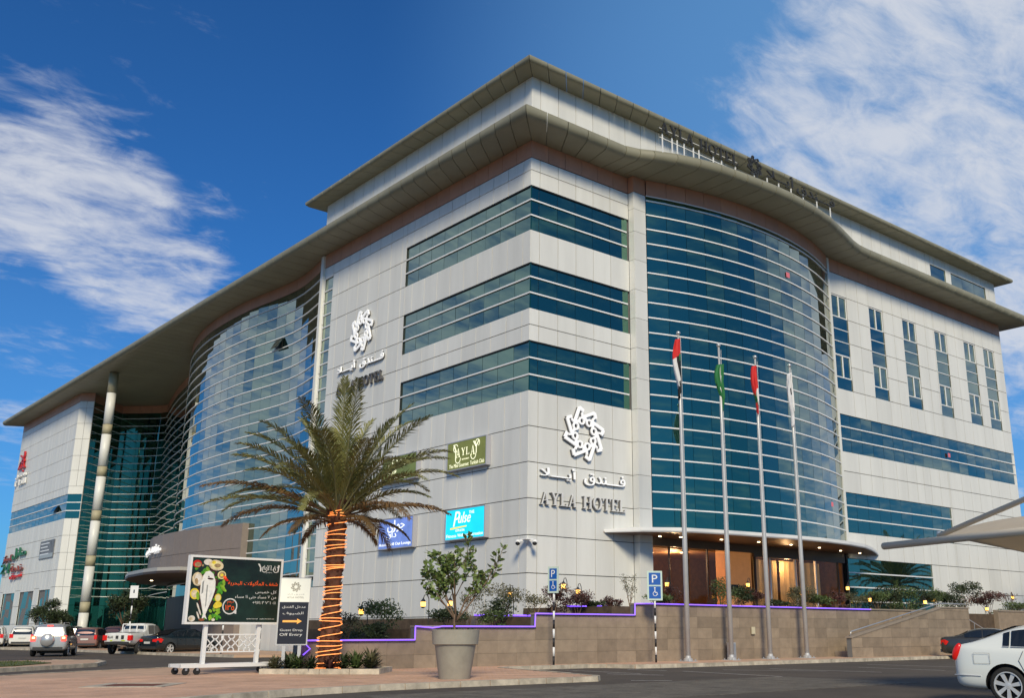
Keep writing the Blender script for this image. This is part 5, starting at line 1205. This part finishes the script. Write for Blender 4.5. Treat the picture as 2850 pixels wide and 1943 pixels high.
pe(1.0,1.42,.13,.12,p_lemr); pe(1.0,1.42,.10,.09,p_shell2); pe(1.0,1.42,.05,.045,p_lem); pe(1.14,1.30,.09,.04,p_red,-.5); pe(1.10,1.36,.06,.035,p_or,-.5)
pe(.27,1.28,.16,.20,p_shell,.2); pe(.29,1.28,.11,.15,p_garlic,.2); pe(.24,1.22,.05,.09,p_shell2,.2); pe(.22,.86,.14,.16,p_lem,.3); pe(.22,.86,.10,.11,p_shell,.3); pe(.32,.80,.05,.12,p_herb2,.2)
# fish
pq([(.50,1.50),(.62,1.53),(.74,1.44),(.82,1.22),(.83,1.0),(.76,.72),(.66,.45),(.60,.27),(.66,.14),(.57,.20),(.50,.12),(.53,.30),(.46,.55),(.38,.85),(.38,1.15),(.43,1.38)], p_fish)
pq([(.56,1.12),(.60,1.12),(.60,.55),(.57,.45)], p_fin); pe(.66,1.30,.10,.028,p_dark,-.1); pe(.60,1.36,.022,.022,p_dark); pq([(.66,1.0),(.74,.95),(.70,.6),(.65,.62)], pm('fish_light',(.78,.80,.78))); pq([(.42,1.2),(.47,1.25),(.47,.9),(.42,.85)], p_fin)
for cx, cy in ((.98,1.18),(1.05,1.08),(.95,1.05),(1.02,.95),(1.08,1.2),(.93,.9),(1.1,1.0)): pe(cx,cy,.10,.045,p_herb if cx < 1.03 else p_herb2,rr.random()*3,8)
pe(.94,.76,.10,.12,p_lem); pe(.94,.76,.075,.09,p_lemr); pe(.96,.56,.12,.09,p_lem,.1); pe(.90,.52,.08,.07,p_lem)
for k in range(12): pe(rr.uniform(.72,1.05), rr.uniform(.18,.45), rr.uniform(.05,.09), rr.uniform(.03,.05), p_herb2 if k % 3 else p_herb, rr.random()*3, 7)
for cx, cy in ((.36,.50),(.42,.36),(.38,.25)): pe(cx,cy,.022,.12,p_garlic,.4,8)
pe(.20,.16,.10,.085,p_garlic); pe(.18,.15,.06,.05,p_shell); pe(.85,.13,.05,.04,p_garlic); pe(.5,.13,.09,.04,pm('spice',(.28,.09,.03)),0,9)
b.build('seafood_print', None, bl)['kind'] = 'stuff'
b = MB(); T = lambda s, x, y, w, h, m: put_text(b, F, s, x, y, w, h, .002, m, .0045)
k_ = .26
for ch, x, w_ in (('A',2.38,.13),('Y',2.53,.12),('L',2.65,.09),('A',2.74,.11)):
    for pl_ in SER[ch][1]: ppoly(b, F, [(x-.10+px*w_/SER[ch][0], 1.62+py*.14) for px, py in pl_], .0045, .007, p_white)
pring(b, F, 2.36, 1.64, .075, .095, .0045, .0065, p_white, 18, 2.0, 7.2); pring(b, F, 2.74, 1.64, .075, .095, .0045, .0065, p_white, 18, 2.2, 7.6)
for pts in ([(2.13,1.80),(2.19,1.80),(2.25,1.69),(2.21,1.68)],[(2.21,1.57),(2.25,1.57),(2.25,1.70),(2.21,1.70)],[(2.80,1.57),(2.83,1.57),(2.86,1.78),(2.80,1.78)]): ppoly(b, F, pts, .0045, .0068, p_white)
T(shape('\u0645\u0637\u0639\u0645'), 2.42, 1.52, .2, .05, p_white)
T(shape('\u0634\u063a\u0641 \u0627\u0644\u0645\u0623\u0643\u0648\u0644\u0627\u062a \u0627\u0644\u0628\u062d\u0631\u064a\u0629'), 1.22, 1.12, 1.62, .17, p_or)
T(shape('\u0643\u0644 \u062e\u0645\u064a\u0633'), 2.12, .90, .70, .11, p_white)
T(shape('\u0645\u0646 \u0667 \u0645\u0633\u0627\u0621\u064b \u062d\u062a\u0649 \u0661\u0661 \u0645\u0633\u0627\u0621\u064b'.replace('\u064b','')), 1.48, .74, 1.34, .12, p_white)
T('+\u0669\u0667\u0661 \u0663 \u0667\u0666\u0661 \u0660\u0661\u0661', 2.05, .60, .76, .085, p_white); T('ayla.hotel  ayla.hotel.ae', 1.9, .14, .90, .045, p_white)
pring(b, F, 1.34, .52, .20, .235, .0045, .0065, p_white, 28); ppoly(b, F, [(1.44,.34),(1.56,.30),(1.56,.40),(1.50,.42)], .0045, .0062, p_white)
T(shape('\u062f\u0631\u0647\u0645'), 1.25, .59, .20, .09, p_or); T('\u0661\u0663\u0665', 1.20, .41, .28, .15, p_or)
b.build('lettering', None, bl)['kind'] = 'stuff'

# ------------------------------------------------------------------ direction totem
to = empty('direction_sign', (13.95,29.35,.125), math.radians(-28)); tag(to, 'two part direction sign, cream above black with an orange arrow, left of the palm', 'direction sign')
F = frame((0,-.06,.80), (1,0,0)); W, H = .92, 1.98
b = MB(); prect(b, F, 0,0,W,H,-.12,0); b.build('case', M_pole, to)
b = MB(); prect(b, F, .04,H*.635,W-.02,H-.03,0,.012); b.build('upper_face', lit('cream_panel', (.75,.75,.66), (.9,.9,.75), .25), to)
b = MB(); prect(b, F, .04,.04,W-.04,H*.63,0,.012); b.build('lower_face', mat('navy_panel', (.012,.012,.022), .35), to)
b = MB(); mg = mat('logo_brown', (.25,.22,.16), .5); emblem(b, F, W*.52, H*.86, .145, .012, .016, mg); put_text(b, F, shape('\u0641\u0646\u062f\u0642 \u0623\u064a\u0644\u0627'), .24, H*.735, .5, .06, .003, mat('logo_pale', (.5,.5,.45), .5), .012); put_text(b, F, 'AYLA HOTEL', .24, H*.69, .5, .05, .003, mg, .012); b.build('logo', None, to)['kind'] = 'stuff'
b = MB(); T2 = lambda s, x, y, w, h: put_text(b, F, s, x, y, w, h, .003, p_white, .012)
T2(shape('\u0645\u062f\u062e\u0644 \u0627\u0644\u0641\u0646\u062f\u0642'), .12, H*.535, .68, .10); T2(shape('\u0627\u0644\u0636\u064a\u0648\u0641'), .15, H*.44, .60, .10); T2('Guest Drop', .10, H*.195, .66, .085); T2('Off Entry', .10, H*.125, .66, .10)
ppoly(b, F, [(.16,H*.335),(.58,H*.335),(.58,H*.31),(.72,H*.35),(.58,H*.39),(.58,H*.365),(.16,H*.365)], .012, .016, lit('arrow_orange', (.85,.40,.08), (.95,.42,.08), .35)); b.build('lettering', None, to)['kind'] = 'stuff'
for x in (.25,.7):
    b = MB(); b.box(x-.05,-.05,0,x+.05,.02,.82); b.build('leg', M_pole, to)

# ------------------------------------------------------------------ cars
def paint(nm, c, rough=.25, metal=0.0): return mat('car_paint_'+nm, c, rough, metal=metal, coat=.6)
def lerp_st(st, x):
    for a, c in zip(st, st[1:]):
        if a[0] <= x <= c[0]:
            f = (x-a[0])/(c[0]-a[0]) if c[0] > a[0] else 0
            return [a[i]+(c[i]-a[i])*f for i in range(len(a))]
    return list(st[0] if x < st[0][0] else st[-1])
# station: x, half width, z bottom, z belt, roof half width, z roof
PROF = {
 'sedan': ([(-2.38,.60,.42,.86,.55,.90),(-2.34,.80,.30,.98,.72,1.02),(-2.15,.88,.24,1.02,.76,1.06),(-1.75,.91,.22,1.01,.77,1.07),(-1.45,.92,.22,.99,.72,1.14),(-1.0,.93,.22,.97,.64,1.36),(-.6,.93,.22,.96,.61,1.44),(-.1,.93,.22,.95,.61,1.46),(.45,.93,.22,.94,.62,1.42),(.85,.93,.22,.94,.67,1.24),(1.2,.92,.22,.94,.74,1.02),(1.35,.91,.22,.93,.78,.97),(1.9,.89,.22,.86,.76,.89),(2.25,.80,.28,.74,.66,.77),(2.42,.55,.36,.62,.48,.66)], -1.45, 1.45, .32, (-1.28,.98)),
 'limousine': ([(-2.47,.60,.42,.92,.55,.97),(-2.43,.82,.32,1.03,.72,1.07),(-2.28,.90,.27,1.06,.78,1.10),(-2.02,.92,.25,1.05,.76,1.15),(-1.70,.93,.24,1.03,.70,1.29),(-1.30,.94,.24,1.01,.65,1.43),(-.8,.94,.24,.99,.63,1.485),(-.1,.94,.24,.98,.63,1.49),(.5,.94,.24,.97,.64,1.44),(.95,.94,.24,.96,.68,1.26),(1.3,.93,.24,.96,.75,1.04),(1.5,.92,.24,.95,.79,.99),(2.05,.90,.24,.88,.76,.91),(2.4,.80,.30,.76,.66,.79),(2.55,.55,.36,.64,.48,.68)], -1.45, 1.58, .345, (-1.5,1.0)),
 'suv': ([(-2.15,.74,.46,.98,.68,1.0),(-2.12,.86,.34,1.02,.70,1.25),(-2.05,.90,.30,1.02,.70,1.52),(-1.85,.91,.28,1.02,.70,1.64),(-1.2,.92,.28,1.02,.70,1.69),(-.3,.92,.28,1.0,.70,1.70),(.3,.92,.28,.99,.69,1.66),(.75,.92,.28,.99,.72,1.42),(1.1,.92,.28,1.0,.78,1.10),(1.3,.91,.28,1.0,.80,1.04),(1.9,.88,.30,.94,.76,.97),(2.2,.74,.36,.80,.62,.84)], -1.32, 1.34, .36, (-2.1,.85)),
 'hatch': ([(-1.95,.72,.44,.95,.66,.97),(-1.92,.82,.32,.98,.68,1.2),(-1.8,.86,.28,.98,.68,1.44),(-1.5,.87,.26,.98,.68,1.54),(-.6,.88,.26,.96,.67,1.58),(.2,.88,.26,.95,.67,1.55),(.7,.88,.26,.95,.70,1.34),(1.1,.87,.26,.95,.76,1.03),(1.6,.84,.28,.88,.72,.92),(1.95,.70,.34,.74,.58,.78)], -1.25, 1.25, .31, (-1.85,.85)),
 'pickup': ([(-2.6,.80,.60,1.18,.78,1.2),(-2.58,.86,.56,1.20,.82,1.22),(-.75,.87,.42,1.20,.82,1.22),(-.70,.87,.40,1.08,.70,1.60),(-.55,.88,.40,1.08,.69,1.76),(.3,.88,.40,1.07,.69,1.78),(.75,.88,.40,1.07,.70,1.72),(1.25,.88,.40,1.08,.76,1.20),(1.45,.88,.40,1.08,.80,1.14),(2.1,.86,.42,1.04,.78,1.08),(2.4,.78,.50,.90,.70,.95)], -1.55, 1.55, .38, (-.66,1.0)),
}
def wheel(root, x, y, r, side, detail=False):
    w = empty('wheel', (x, y, r)); w.parent = root
    M = Matrix.Rotation(PI/2, 4, 'X')
    b = MB(); b.lathe([(r*.74,-.10),(r*.88,-.11),(r*.97,-.085),(r,0),(r*.97,.085),(r*.88,.11),(r*.74,.10)], 28, (0,0,0), M_tyre, M, False); b.build('tyre', None, w, True)
    b = MB(); sg = 1 if side > 0 else -1
    b.lathe([(.0001,-.02),(r*.74,-.02)], 20, (0,0,0), M_blk, Matrix.Translation((0,sg*.03,0)) @ M)
    n = 7 if detail else 5
    pring(b, frame((0,sg*.085,0),(sg*-1,0,0)), 0, 0, r*.68, r*.76, -.05, .015, M_rim, 28)
    Fq = frame((0,sg*.06,0),(sg*-1,0,0))
    for k in range(n):
        a = 2*PI*k/n+.2; c, s_ = math.cos(a), math.sin(a); w1, w2 = (r*.10, r*.16) if not detail else (r*.07, r*.115)
        ppoly(b, Fq, [(c*r*.1-s_*w1, s_*r*.1+c*w1),(c*r*.1+s_*w1, s_*r*.1-c*w1),(c*r*.70+s_*w2, s_*r*.70-c*w2),(c*r*.70-s_*w2, s_*r*.70+c*w2)], -.02, .02+k*.0004, M_rim)
    b.lathe([(.0001,-.04),(r*.15,-.035),(r*.16,0)], 12, (0,0,0), M_rim, Matrix.Translation((0,sg*.05,0)) @ Matrix.Rotation(-PI/2*sg*-1, 4, 'X'))
    b.build('rim', None, w)
def car(kind, loc, head, pm_, label, lights=False, detail=False, roofrack=False, spare=False):
    st, xr, xf, wr, (cab0, cab1) = PROF[kind]
    root = empty('parked_car' if not lights else 'moving_car', (loc[0], loc[1], .004), math.radians(head)); tag(root, label, 'car', 'cars on the car park')
    def ring(s):
        x, hw, zb_, zt, rw_, zr = s
        half = [(0,zb_),(hw*.80,zb_),(hw*.95,zb_+.05),(hw,zb_+.20),(hw*1.0,(zb_+zt)/2+.05),(hw*.975,zt-.05),(hw*.93,zt+.005),(rw_+(hw*.93-rw_)*.35,zt+(zr-zt)*.65),(rw_*.99,zr-.045*(1 if zr-zt > .1 else .3)),(rw_*.80,zr-.005),(rw_*.4,zr+.012),(0,zr+.015)]
        return half
    b = MB(); rings = [ring(s) for s in st]; vs = []; n = len(rings[0])
    for s, rg in zip(st, rings):
        for y, z in rg: vs.append((s[0], y, z))
        for y, z in rg[1:-1][::-1]: vs.append((s[0], -y, z))
    m = 2*n-2; fs = []
    for i in range(len(st)-1):
        for k in range(m): fs.append((i*m+k, (i+1)*m+k, (i+1)*m+(k+1)%m, i*m+(k+1)%m))
    fs.append(tuple(range(m))); fs.append(tuple((len(st)-1)*m+k for k in range(m-1,-1,-1)))
    b.add(vs, fs); body = b.build('body', pm_, root, True)
    bm = bmesh.new(); bm.from_mesh(body.data); bmesh.ops.recalc_face_normals(bm, faces=bm.faces); bm.to_mesh(body.data); bm.free()
    sb = body.modifiers.new('smooth', 'SUBSURF'); sb.levels = sb.render_levels = 2 if detail else 1
    # wheel arches cut out of the body
    cut = MB()
    for x in (xr, xf):
        for sg in (-1,1): cut.lathe([(.0001,-.17),(wr*1.16,-.17),(wr*1.16,.17),(.0001,.17)], 32, (0,0,0), M_blk, Matrix.Translation((x, sg*.84, wr)) @ Matrix.Rotation(PI/2,4,'X'))
    co = cut.build('cutter', M_blk); bm = bmesh.new(); bm.from_mesh(co.data); bmesh.ops.remove_doubles(bm, verts=bm.verts, dist=.0002); bmesh.ops.recalc_face_normals(bm, faces=bm.faces); bm.to_mesh(co.data); bm.free()
    co.parent = root; co.matrix_parent_inverse = Matrix.Identity(4); bpy.context.view_layer.update()
    bo = body.modifiers.new('arches', 'BOOLEAN'); bo.operation = 'DIFFERENCE'; bo.object = co; bo.solver = 'EXACT'
    try: bo.material_mode = 'TRANSFER'
    except Exception: pass
    bpy.context.view_layer.update()
    me = bpy.data.meshes.new_from_object(body.evaluated_get(bpy.context.evaluated_depsgraph_get()))
    body.modifiers.clear(); body.data = me; bpy.data.objects.remove(co); me.set_sharp_from_angle(angle=math.radians(38))
    for x in (xr, xf):
        for sg in (-1,1): wheel(root, x, sg*.80, wr, sg, detail)
    # glazing, a little proud of the body
    def P(x, f, o=.012, sg=1):
        s = lerp_st(st, x); _, hw, zb_, zt, rw_, zr = s
        y = hw*.93+(rw_-hw*.93)*f; return Vector((x, sg*(y+o), zt+.02+(zr-.05-zt)*f))
    segs = {'limousine': [(-1.48,-1.36),(-1.33,-.25),(-.18,.75)], 'sedan': [(-1.22,-.42),(-.36,.62)], 'suv': [(-1.9,-1.25),(-1.2,-.35),(-.28,.68)], 'hatch': [(-1.62,-1.05),(-1.0,-.2),(-.14,.62)], 'pickup': [(-.5,.2),(.26,1.02)]}[kind]
    for sg in (-1,1):
        for (xa, xb) in segs:
            b = MB(); n_ = 8; vs = []
            for i in range(n_+1):
                x = xa+(xb-xa)*i/n_
                s_here = lerp_st(st, x); av = max(.0, s_here[5]-s_here[3]-.12); f1 = .86 if av > .12 else .3
                vs += [P(x,.08,.014,sg), P(x,f1,.020,sg)]
            b.add(vs, [((2*i,2*i+2,2*i+3,2*i+1) if sg < 0 else (2*i+1,2*i+3,2*i+2,2*i)) for i in range(n_)]); b.build('side_window', M_carglass, root)
            if detail:
                b = MB()
                b.tube([P(xa,.05,.02,sg)]+[P(xa+(xb-xa)*i/8,.05,.02,sg) for i in range(1,9)], .009, 5); b.build('chrome_strip', M_rim, root)
    def cross(x0, x1, f0, f1, nm, wfac=.86):
        b = MB(); vs = []; n_ = 6
        for i in range(n_+1):
            x = x0+(x1-x0)*i/n_; s = lerp_st(st, x); w_ = s[4]*wfac; z = s[5]+.022
            vs += [(x,-w_,z-.012),(x,-w_*.5,z+.004),(x,w_*.5,z+.004),(x,w_,z-.012)]
        b.add(vs, [(4*i+k,4*i+4+k,4*i+5+k,4*i+1+k) for i in range(n_) for k in range(3)]); b.build(nm, M_carglass, root)
    if kind == 'sedan': cross(-1.68,-1.08,0,1,'rear_window'); cross(.52,1.2,0,1,'windscreen')
    elif kind == 'limousine': cross(-1.98,-1.35,0,1,'rear_window'); cross(.6,1.3,0,1,'windscreen')
    else:
        cross({'suv':.36,'hatch':.26,'pickup':.80}[kind], {'suv':1.08,'hatch':1.02,'pickup':1.25}[kind], 0, 1, 'windscreen')
        xb, z0, z1, w0, w1 = {'suv':(-2.14,1.06,1.50,.70,.60),'hatch':(-1.93,1.02,1.42,.66,.58),'pickup':(-.74,1.26,1.62,.62,.58)}[kind]
        b = MB(); dx = .10 if kind != 'pickup' else .0; b.add([(xb-.03,-w0,z0),(xb-.03,w0,z0),(xb+dx,w1,z1),(xb+dx,-w1,z1)], [(3,2,1,0)]); b.build('rear_window', M_carglass, root)
    xb = st[0][0]; hw = st[1][1]
    zt = {'limousine':.93,'sedan':.86,'suv':1.0,'hatch':.95,'pickup':1.0}[kind]
    for sg in (-1,1):
        b = MB(); m_ = M_redon if lights else M_red
        if kind == 'limousine':
            b.lathe([(max(1e-5,.15*math.sin(PI*i_/10)), -.15*math.cos(PI*i_/10)) for i_ in range(11)], 16, (0,0,0), None, Matrix.Translation((-2.36, sg*.815, .95)) @ Matrix.Rotation(math.radians(24),4,'Y') @ Matrix.Diagonal((.50,.46,1.15,1)))
        elif kind == 'sedan':
            b.add([(xb+.02,sg*.42,zt-.02),(xb+.02,sg*.42,zt-.14),(xb+.03,sg*.70,zt-.16),(xb+.30,sg*.885,zt-.20),(xb+.42,sg*.90,zt-.03),(xb+.24,sg*.89,zt+.06),(xb+.04,sg*.74,zt+.02)], [(0,1,2,6),(2,3,5,6),(3,4,5)])
            for v_ in range(len(b.v)): x_, y_2, z_2 = b.v[v_]; b.v[v_] = (x_-.015, y_2+sg*.02, z_2)
        else: b.box(xb-.03, min(sg*.62,sg*(hw-.01)), zt-.20, xb+.18, max(sg*.62,sg*(hw+.015)), zt+.08)
        b.build('tail_light', m_, root, kind == 'limousine')
        if lights: b = MB(); b.box(xb-.05, min(sg*.66,sg*.80), zt-.08, xb-.03, max(sg*.66,sg*.80), zt+.02); b.build('lit_lamp', M_yelon, root)
        b = MB(); xw = .78 if kind != 'pickup' else 1.1; s = lerp_st(st, xw); b.sphere((xw, sg*(s[1]+.10), s[3]+.08), .10, 10, 6, None, (.55,1.1,.75)); b.build('mirror', pm_, root, True)
        b = MB(); xh = st[-1][0]-.18; b.sphere((xh, sg*.62, .70 if kind != 'pickup' else .85), .13, 10, 6, None, (.9,1.0,.6)); b.build('headlight', M_rim, root, True)
        # door seams and handles
        for xd in ((-1.05,-.22,.80) if kind == 'limousine' else (-.98,-.39,.72) if kind == 'sedan' else (-1.2,-.3,.72)):
            s = lerp_st(st, xd); b = MB(); o_ = .006
            b.bar((xd,sg*(s[1]*.985+o_),s[3]-.04),(xd,sg*(s[1]+o_),s[2]+.22),.012,.012); b.build('door_seam', M_trim, root)
        for xd in (-.80,.10): 
            s = lerp_st(st, xd); b = MB(); b.bar((xd,sg*(s[1]+.012),s[3]-.14),(xd+.2,sg*(s[1]+.012),s[3]-.14),.03,.03); b.build('door_handle', pm_ if kind == 'sedan' else M_trim, root)
    b = MB(); b.box(xb-.035,-.26,zt-.26,xb-.015,.26,zt-.14); b.build('plate', M_plate, root)
    if not detail: b = MB(); b.box(xb-.02,-.72,st[1][2]+.02,xb+.1,.72,st[1][2]+.16); b.build('bumper_trim', M_trim, root)
    b = MB(); b.box(xr+.45,-.7,.16,xf-.45,.7,.30); b.build('underbody', M_blk, root)
    if lights: b = MB(); b.box(xb+.02,-.14,1.57,xb+.06,.14,1.62); b.build('brake_light', M_redon, root)
    if spare:
        b = MB(); M = Matrix.Translation((xb-.12,.05,.86)) @ Matrix.Rotation(PI/2,4,'Y'); b.lathe([(.0001,-.10),(.30,-.09),(.34,-.02),(.34,.10)], 24, (0,0,0), None, M); b.build('spare_wheel_cover', pm_, root, True)
    if roofrack:
        for sg in (-1,1): b = MB(); b.tube([(-1.7,sg*.58,1.68),(-1.6,sg*.58,1.75),(.1,sg*.58,1.76),(.25,sg*.58,1.70)], .02, 6); b.build('roof_rail', M_rim, root)
    if kind == 'pickup':
        b = MB(); b.box(-2.55,-.74,.75,-.8,.74,1.235); b.build('load_bed', M_blk, root)
        b = MB()
        for (p, q) in (((-.85,-.7,1.2),(-.85,-.66,1.72)),((-.85,.7,1.2),(-.85,.66,1.72)),((-.85,-.66,1.72),(-.85,.66,1.72)),((-.85,-.22,1.2),(-.85,-.22,1.72)),((-.85,.22,1.2),(-.85,.22,1.72))): b.bar(p, q, .05)
        b.build('roll_bar', M_wht, root)
        b = MB(); Fp = frame((-2.615,.72,.72), (0,-1,0)); put_text(b, Fp, '4x4', .12, .18, .32, .16, .004, M_trim, .0); prect(b, Fp, .62,.16,.78,.34,0,.004,M_trim); prect(b, Fp, .95,.14,1.12,.36,0,.004,M_trim); prect(b, Fp, .3,.03,1.2,.09,0,.004,mat('yellow_stripe', (.5,.6,.05), .5)); b.build('tailgate_print', None, root)['kind'] = 'stuff'
    return root
P_silver = paint('silver', (.52,.52,.52), .3, .5); P_white = paint('white', (.72,.72,.70)); P_pearl = paint('pearl', (.74,.77,.74), .18); P_tan = paint('champagne', (.30,.17,.15), .35, .3); P_navy = paint('dark_green', (.006,.014,.020), .2); P_grey = paint('graphite', (.035,.035,.032), .25)
P_maroon = paint('brown', (.10,.05,.05), .3)
car('suv', (16.6,62.2), 66, P_silver, 'silver SUV with brake lights on and a covered spare wheel', True, False, True, True)
car('suv', (20.0,92.0), 72, P_white, 'white SUV parked far left, cut by the frame edge')
car('suv', (22.0,91.5), 74, P_white, 'second white SUV, parked just left of the silver one')
car('suv', (25.8,92.0), 64, P_grey, 'dark SUV roof showing behind the silver SUV')
car('hatch', (23.6,79.2), 58, P_tan, 'champagne hatchback between the silver SUV and the pickup')
car('suv', (27.2,82.8), 40, P_maroon, 'dark brown car behind the pickup tailgate')
car('pickup', (22.0,64.8), 44, P_white, 'white pickup truck with a barred cab')
car('sedan', (23.9,63.0), 17, P_navy, 'very dark green sedan beside the billboard')
hd = math.radians(-79); wx, wy = 19.30, 9.55; lx, ly = -1.45, -.84
cxw = wx-(lx*math.cos(hd)-ly*math.sin(hd)); cyw = wy-(lx*math.sin(hd)+ly*math.cos(hd))
wc = car('limousine', (cxw,cyw), -79, P_pearl, 'large pearl white sedan at the right edge, cut off by the frame', False, True)
b = MB()
for p, q in (((-2.02,-.93,.93),(-1.72,-.94,.93)),((-2.02,-.93,.74),(-1.72,-.945,.74)),((-2.02,-.93,.74),(-2.02,-.93,.93)),((-1.72,-.94,.74),(-1.72,-.94,.93))): b.bar(p, q, .004)
b.build('fuel_flap_seam', M_trim, wc)
b = MB(); b.tube([(-2.50,-.60,.52),(-2.44,-.80,.52),(-2.25,-.905,.52),(-1.92,-.925,.51)], .010, 6); b.build('bumper_strip', M_rim, wc)
b = MB(); b.tube([(-1.10,-.935,.98),(-1.20,-.938,.80),(-1.12,-.945,.62),(-1.02,-.945,.52)], .005, 5); b.build('rear_door_seam', M_trim, wc)
car('sedan', (49.7,25.2), -64, P_grey, 'dark grey sedan parked behind the white one')

# ------------------------------------------------------------------ shade canopy on the right
shd = empty('shade_canopy', (22.0,12.0,0)); tag(shd, 'cream tensile shade canopy on cream steel tubes at the right edge', 'shade canopy')
def L3(v): return (v[0]-22.0, v[1]-12.0, v[2])
tip = (22.11,13.69,3.33); e1 = (19.3,5.2,3.30); t0 = (21.88,12.09,3.46); t1 = (18.9,4.2,5.1)
b = MB(); b.tube([L3(tip), L3(e1)], .085, 12); b.build('lower_beam', M_pc, shd, True)
b = MB(); b.tube([L3(t0), L3(t1)], .06, 12); b.build('upper_strut', M_pc, shd, True)
b = MB(); b.tube([L3((18.9,4.4,-.1)), L3((18.9,4.4,5.6))], .12, 12); b.build('post', M_pc, shd, True)
b = MB(); b.lathe([(.05,-.1),(.05,.1)], 8, L3(t0)); b.build('joint', M_steel, shd)
nu, nv = 22, 12; vs = []
for i in range(nu+1):
    u = i/nu; A = Vector(tip).lerp(Vector(e1), .20+.80*u)
    ridge = Vector((23.6+.9*u, 13.1-6.4*u, 3.62+.35*math.sin(PI*min(1,u*1.3+.05))+.35*u))
    B = Vector((27.2-.2*u, 12.6-4.6*u, 3.42-.75*u-.05))
    for j in range(nv+1):
        v = j/nv
        if v < .4: p = A.lerp(ridge, v/.4)
        else: p = ridge.lerp(B, (v-.4)/.6)
        p.z += -.10*math.sin(PI*v)*math.sin(PI*u)+(.0 if v > 0 else -.0); vs.append(L3(p))
b = MB(); b.add(vs, [(i*(nv+1)+j, (i+1)*(nv+1)+j, (i+1)*(nv+1)+j+1, i*(nv+1)+j+1) for i in range(nu) for j in range(nv)]); o = b.build('fabric', M_cream, shd, True)
md = o.modifiers.new('thick', 'SOLIDIFY'); md.thickness = .01
b = MB(); b.tube([L3((27.2,12.6,3.40)), L3((27.0,8.0,2.62))], .06, 10); b.build('edge_tube', M_pc, shd, True)

# ------------------------------------------------------------------ trees by the mall entrance
def tree(x, y, h, w, trunk, m, label, seed):
    rr = random.Random(seed); root = empty('small_tree', (x,y,.0)); tag(root, label, 'tree', 'small trees by the mall entrance')
    b = MB(); b.tube([(0,0,0),(.05,.02,trunk*.6),(-.03,.05,trunk)], [.11,.085,.07], 8); b.build('trunk', M_twig, root, True)
    tips = []; b = MB()
    for k in range(9):
        a = 2*PI*k/9+rr.uniform(-.3,.3); t = Vector((math.cos(a)*w*.36, math.sin(a)*w*.36, trunk+(h-trunk)*rr.uniform(.2,.8)))
        b.tube([(-.03,.05,trunk-.05), t*.5+Vector((0,0,trunk*.5)), t], [.05,.03,.012], 5); tips.append(t)
    b.build('limb', M_twig, root, True)
    b = MB()
    for t in tips+[Vector((0,0,h-.4))]:
        for q in range(3): leafcloud(b, t+Vector((rr.gauss(0,w*.09), rr.gauss(0,w*.09), rr.gauss(0,.18))), (w*.18,w*.18,(h-trunk)*.16), 130, .17, m, rr)
    b.build('crown', m, root)['kind'] = 'stuff'
tree(24.6,95.5,3.9,2.3,1.7,M_leafd,'dark round headed tree in front of the far left block',41)
tree(26.6,99.0,3.2,1.8,1.5,M_leafd,'smaller dark tree beside the striped column',42)
tree(23.2,71.5,4.0,2.2,1.6,M_leafd,'dark leafy tree in front of the mall entrance doors',43)
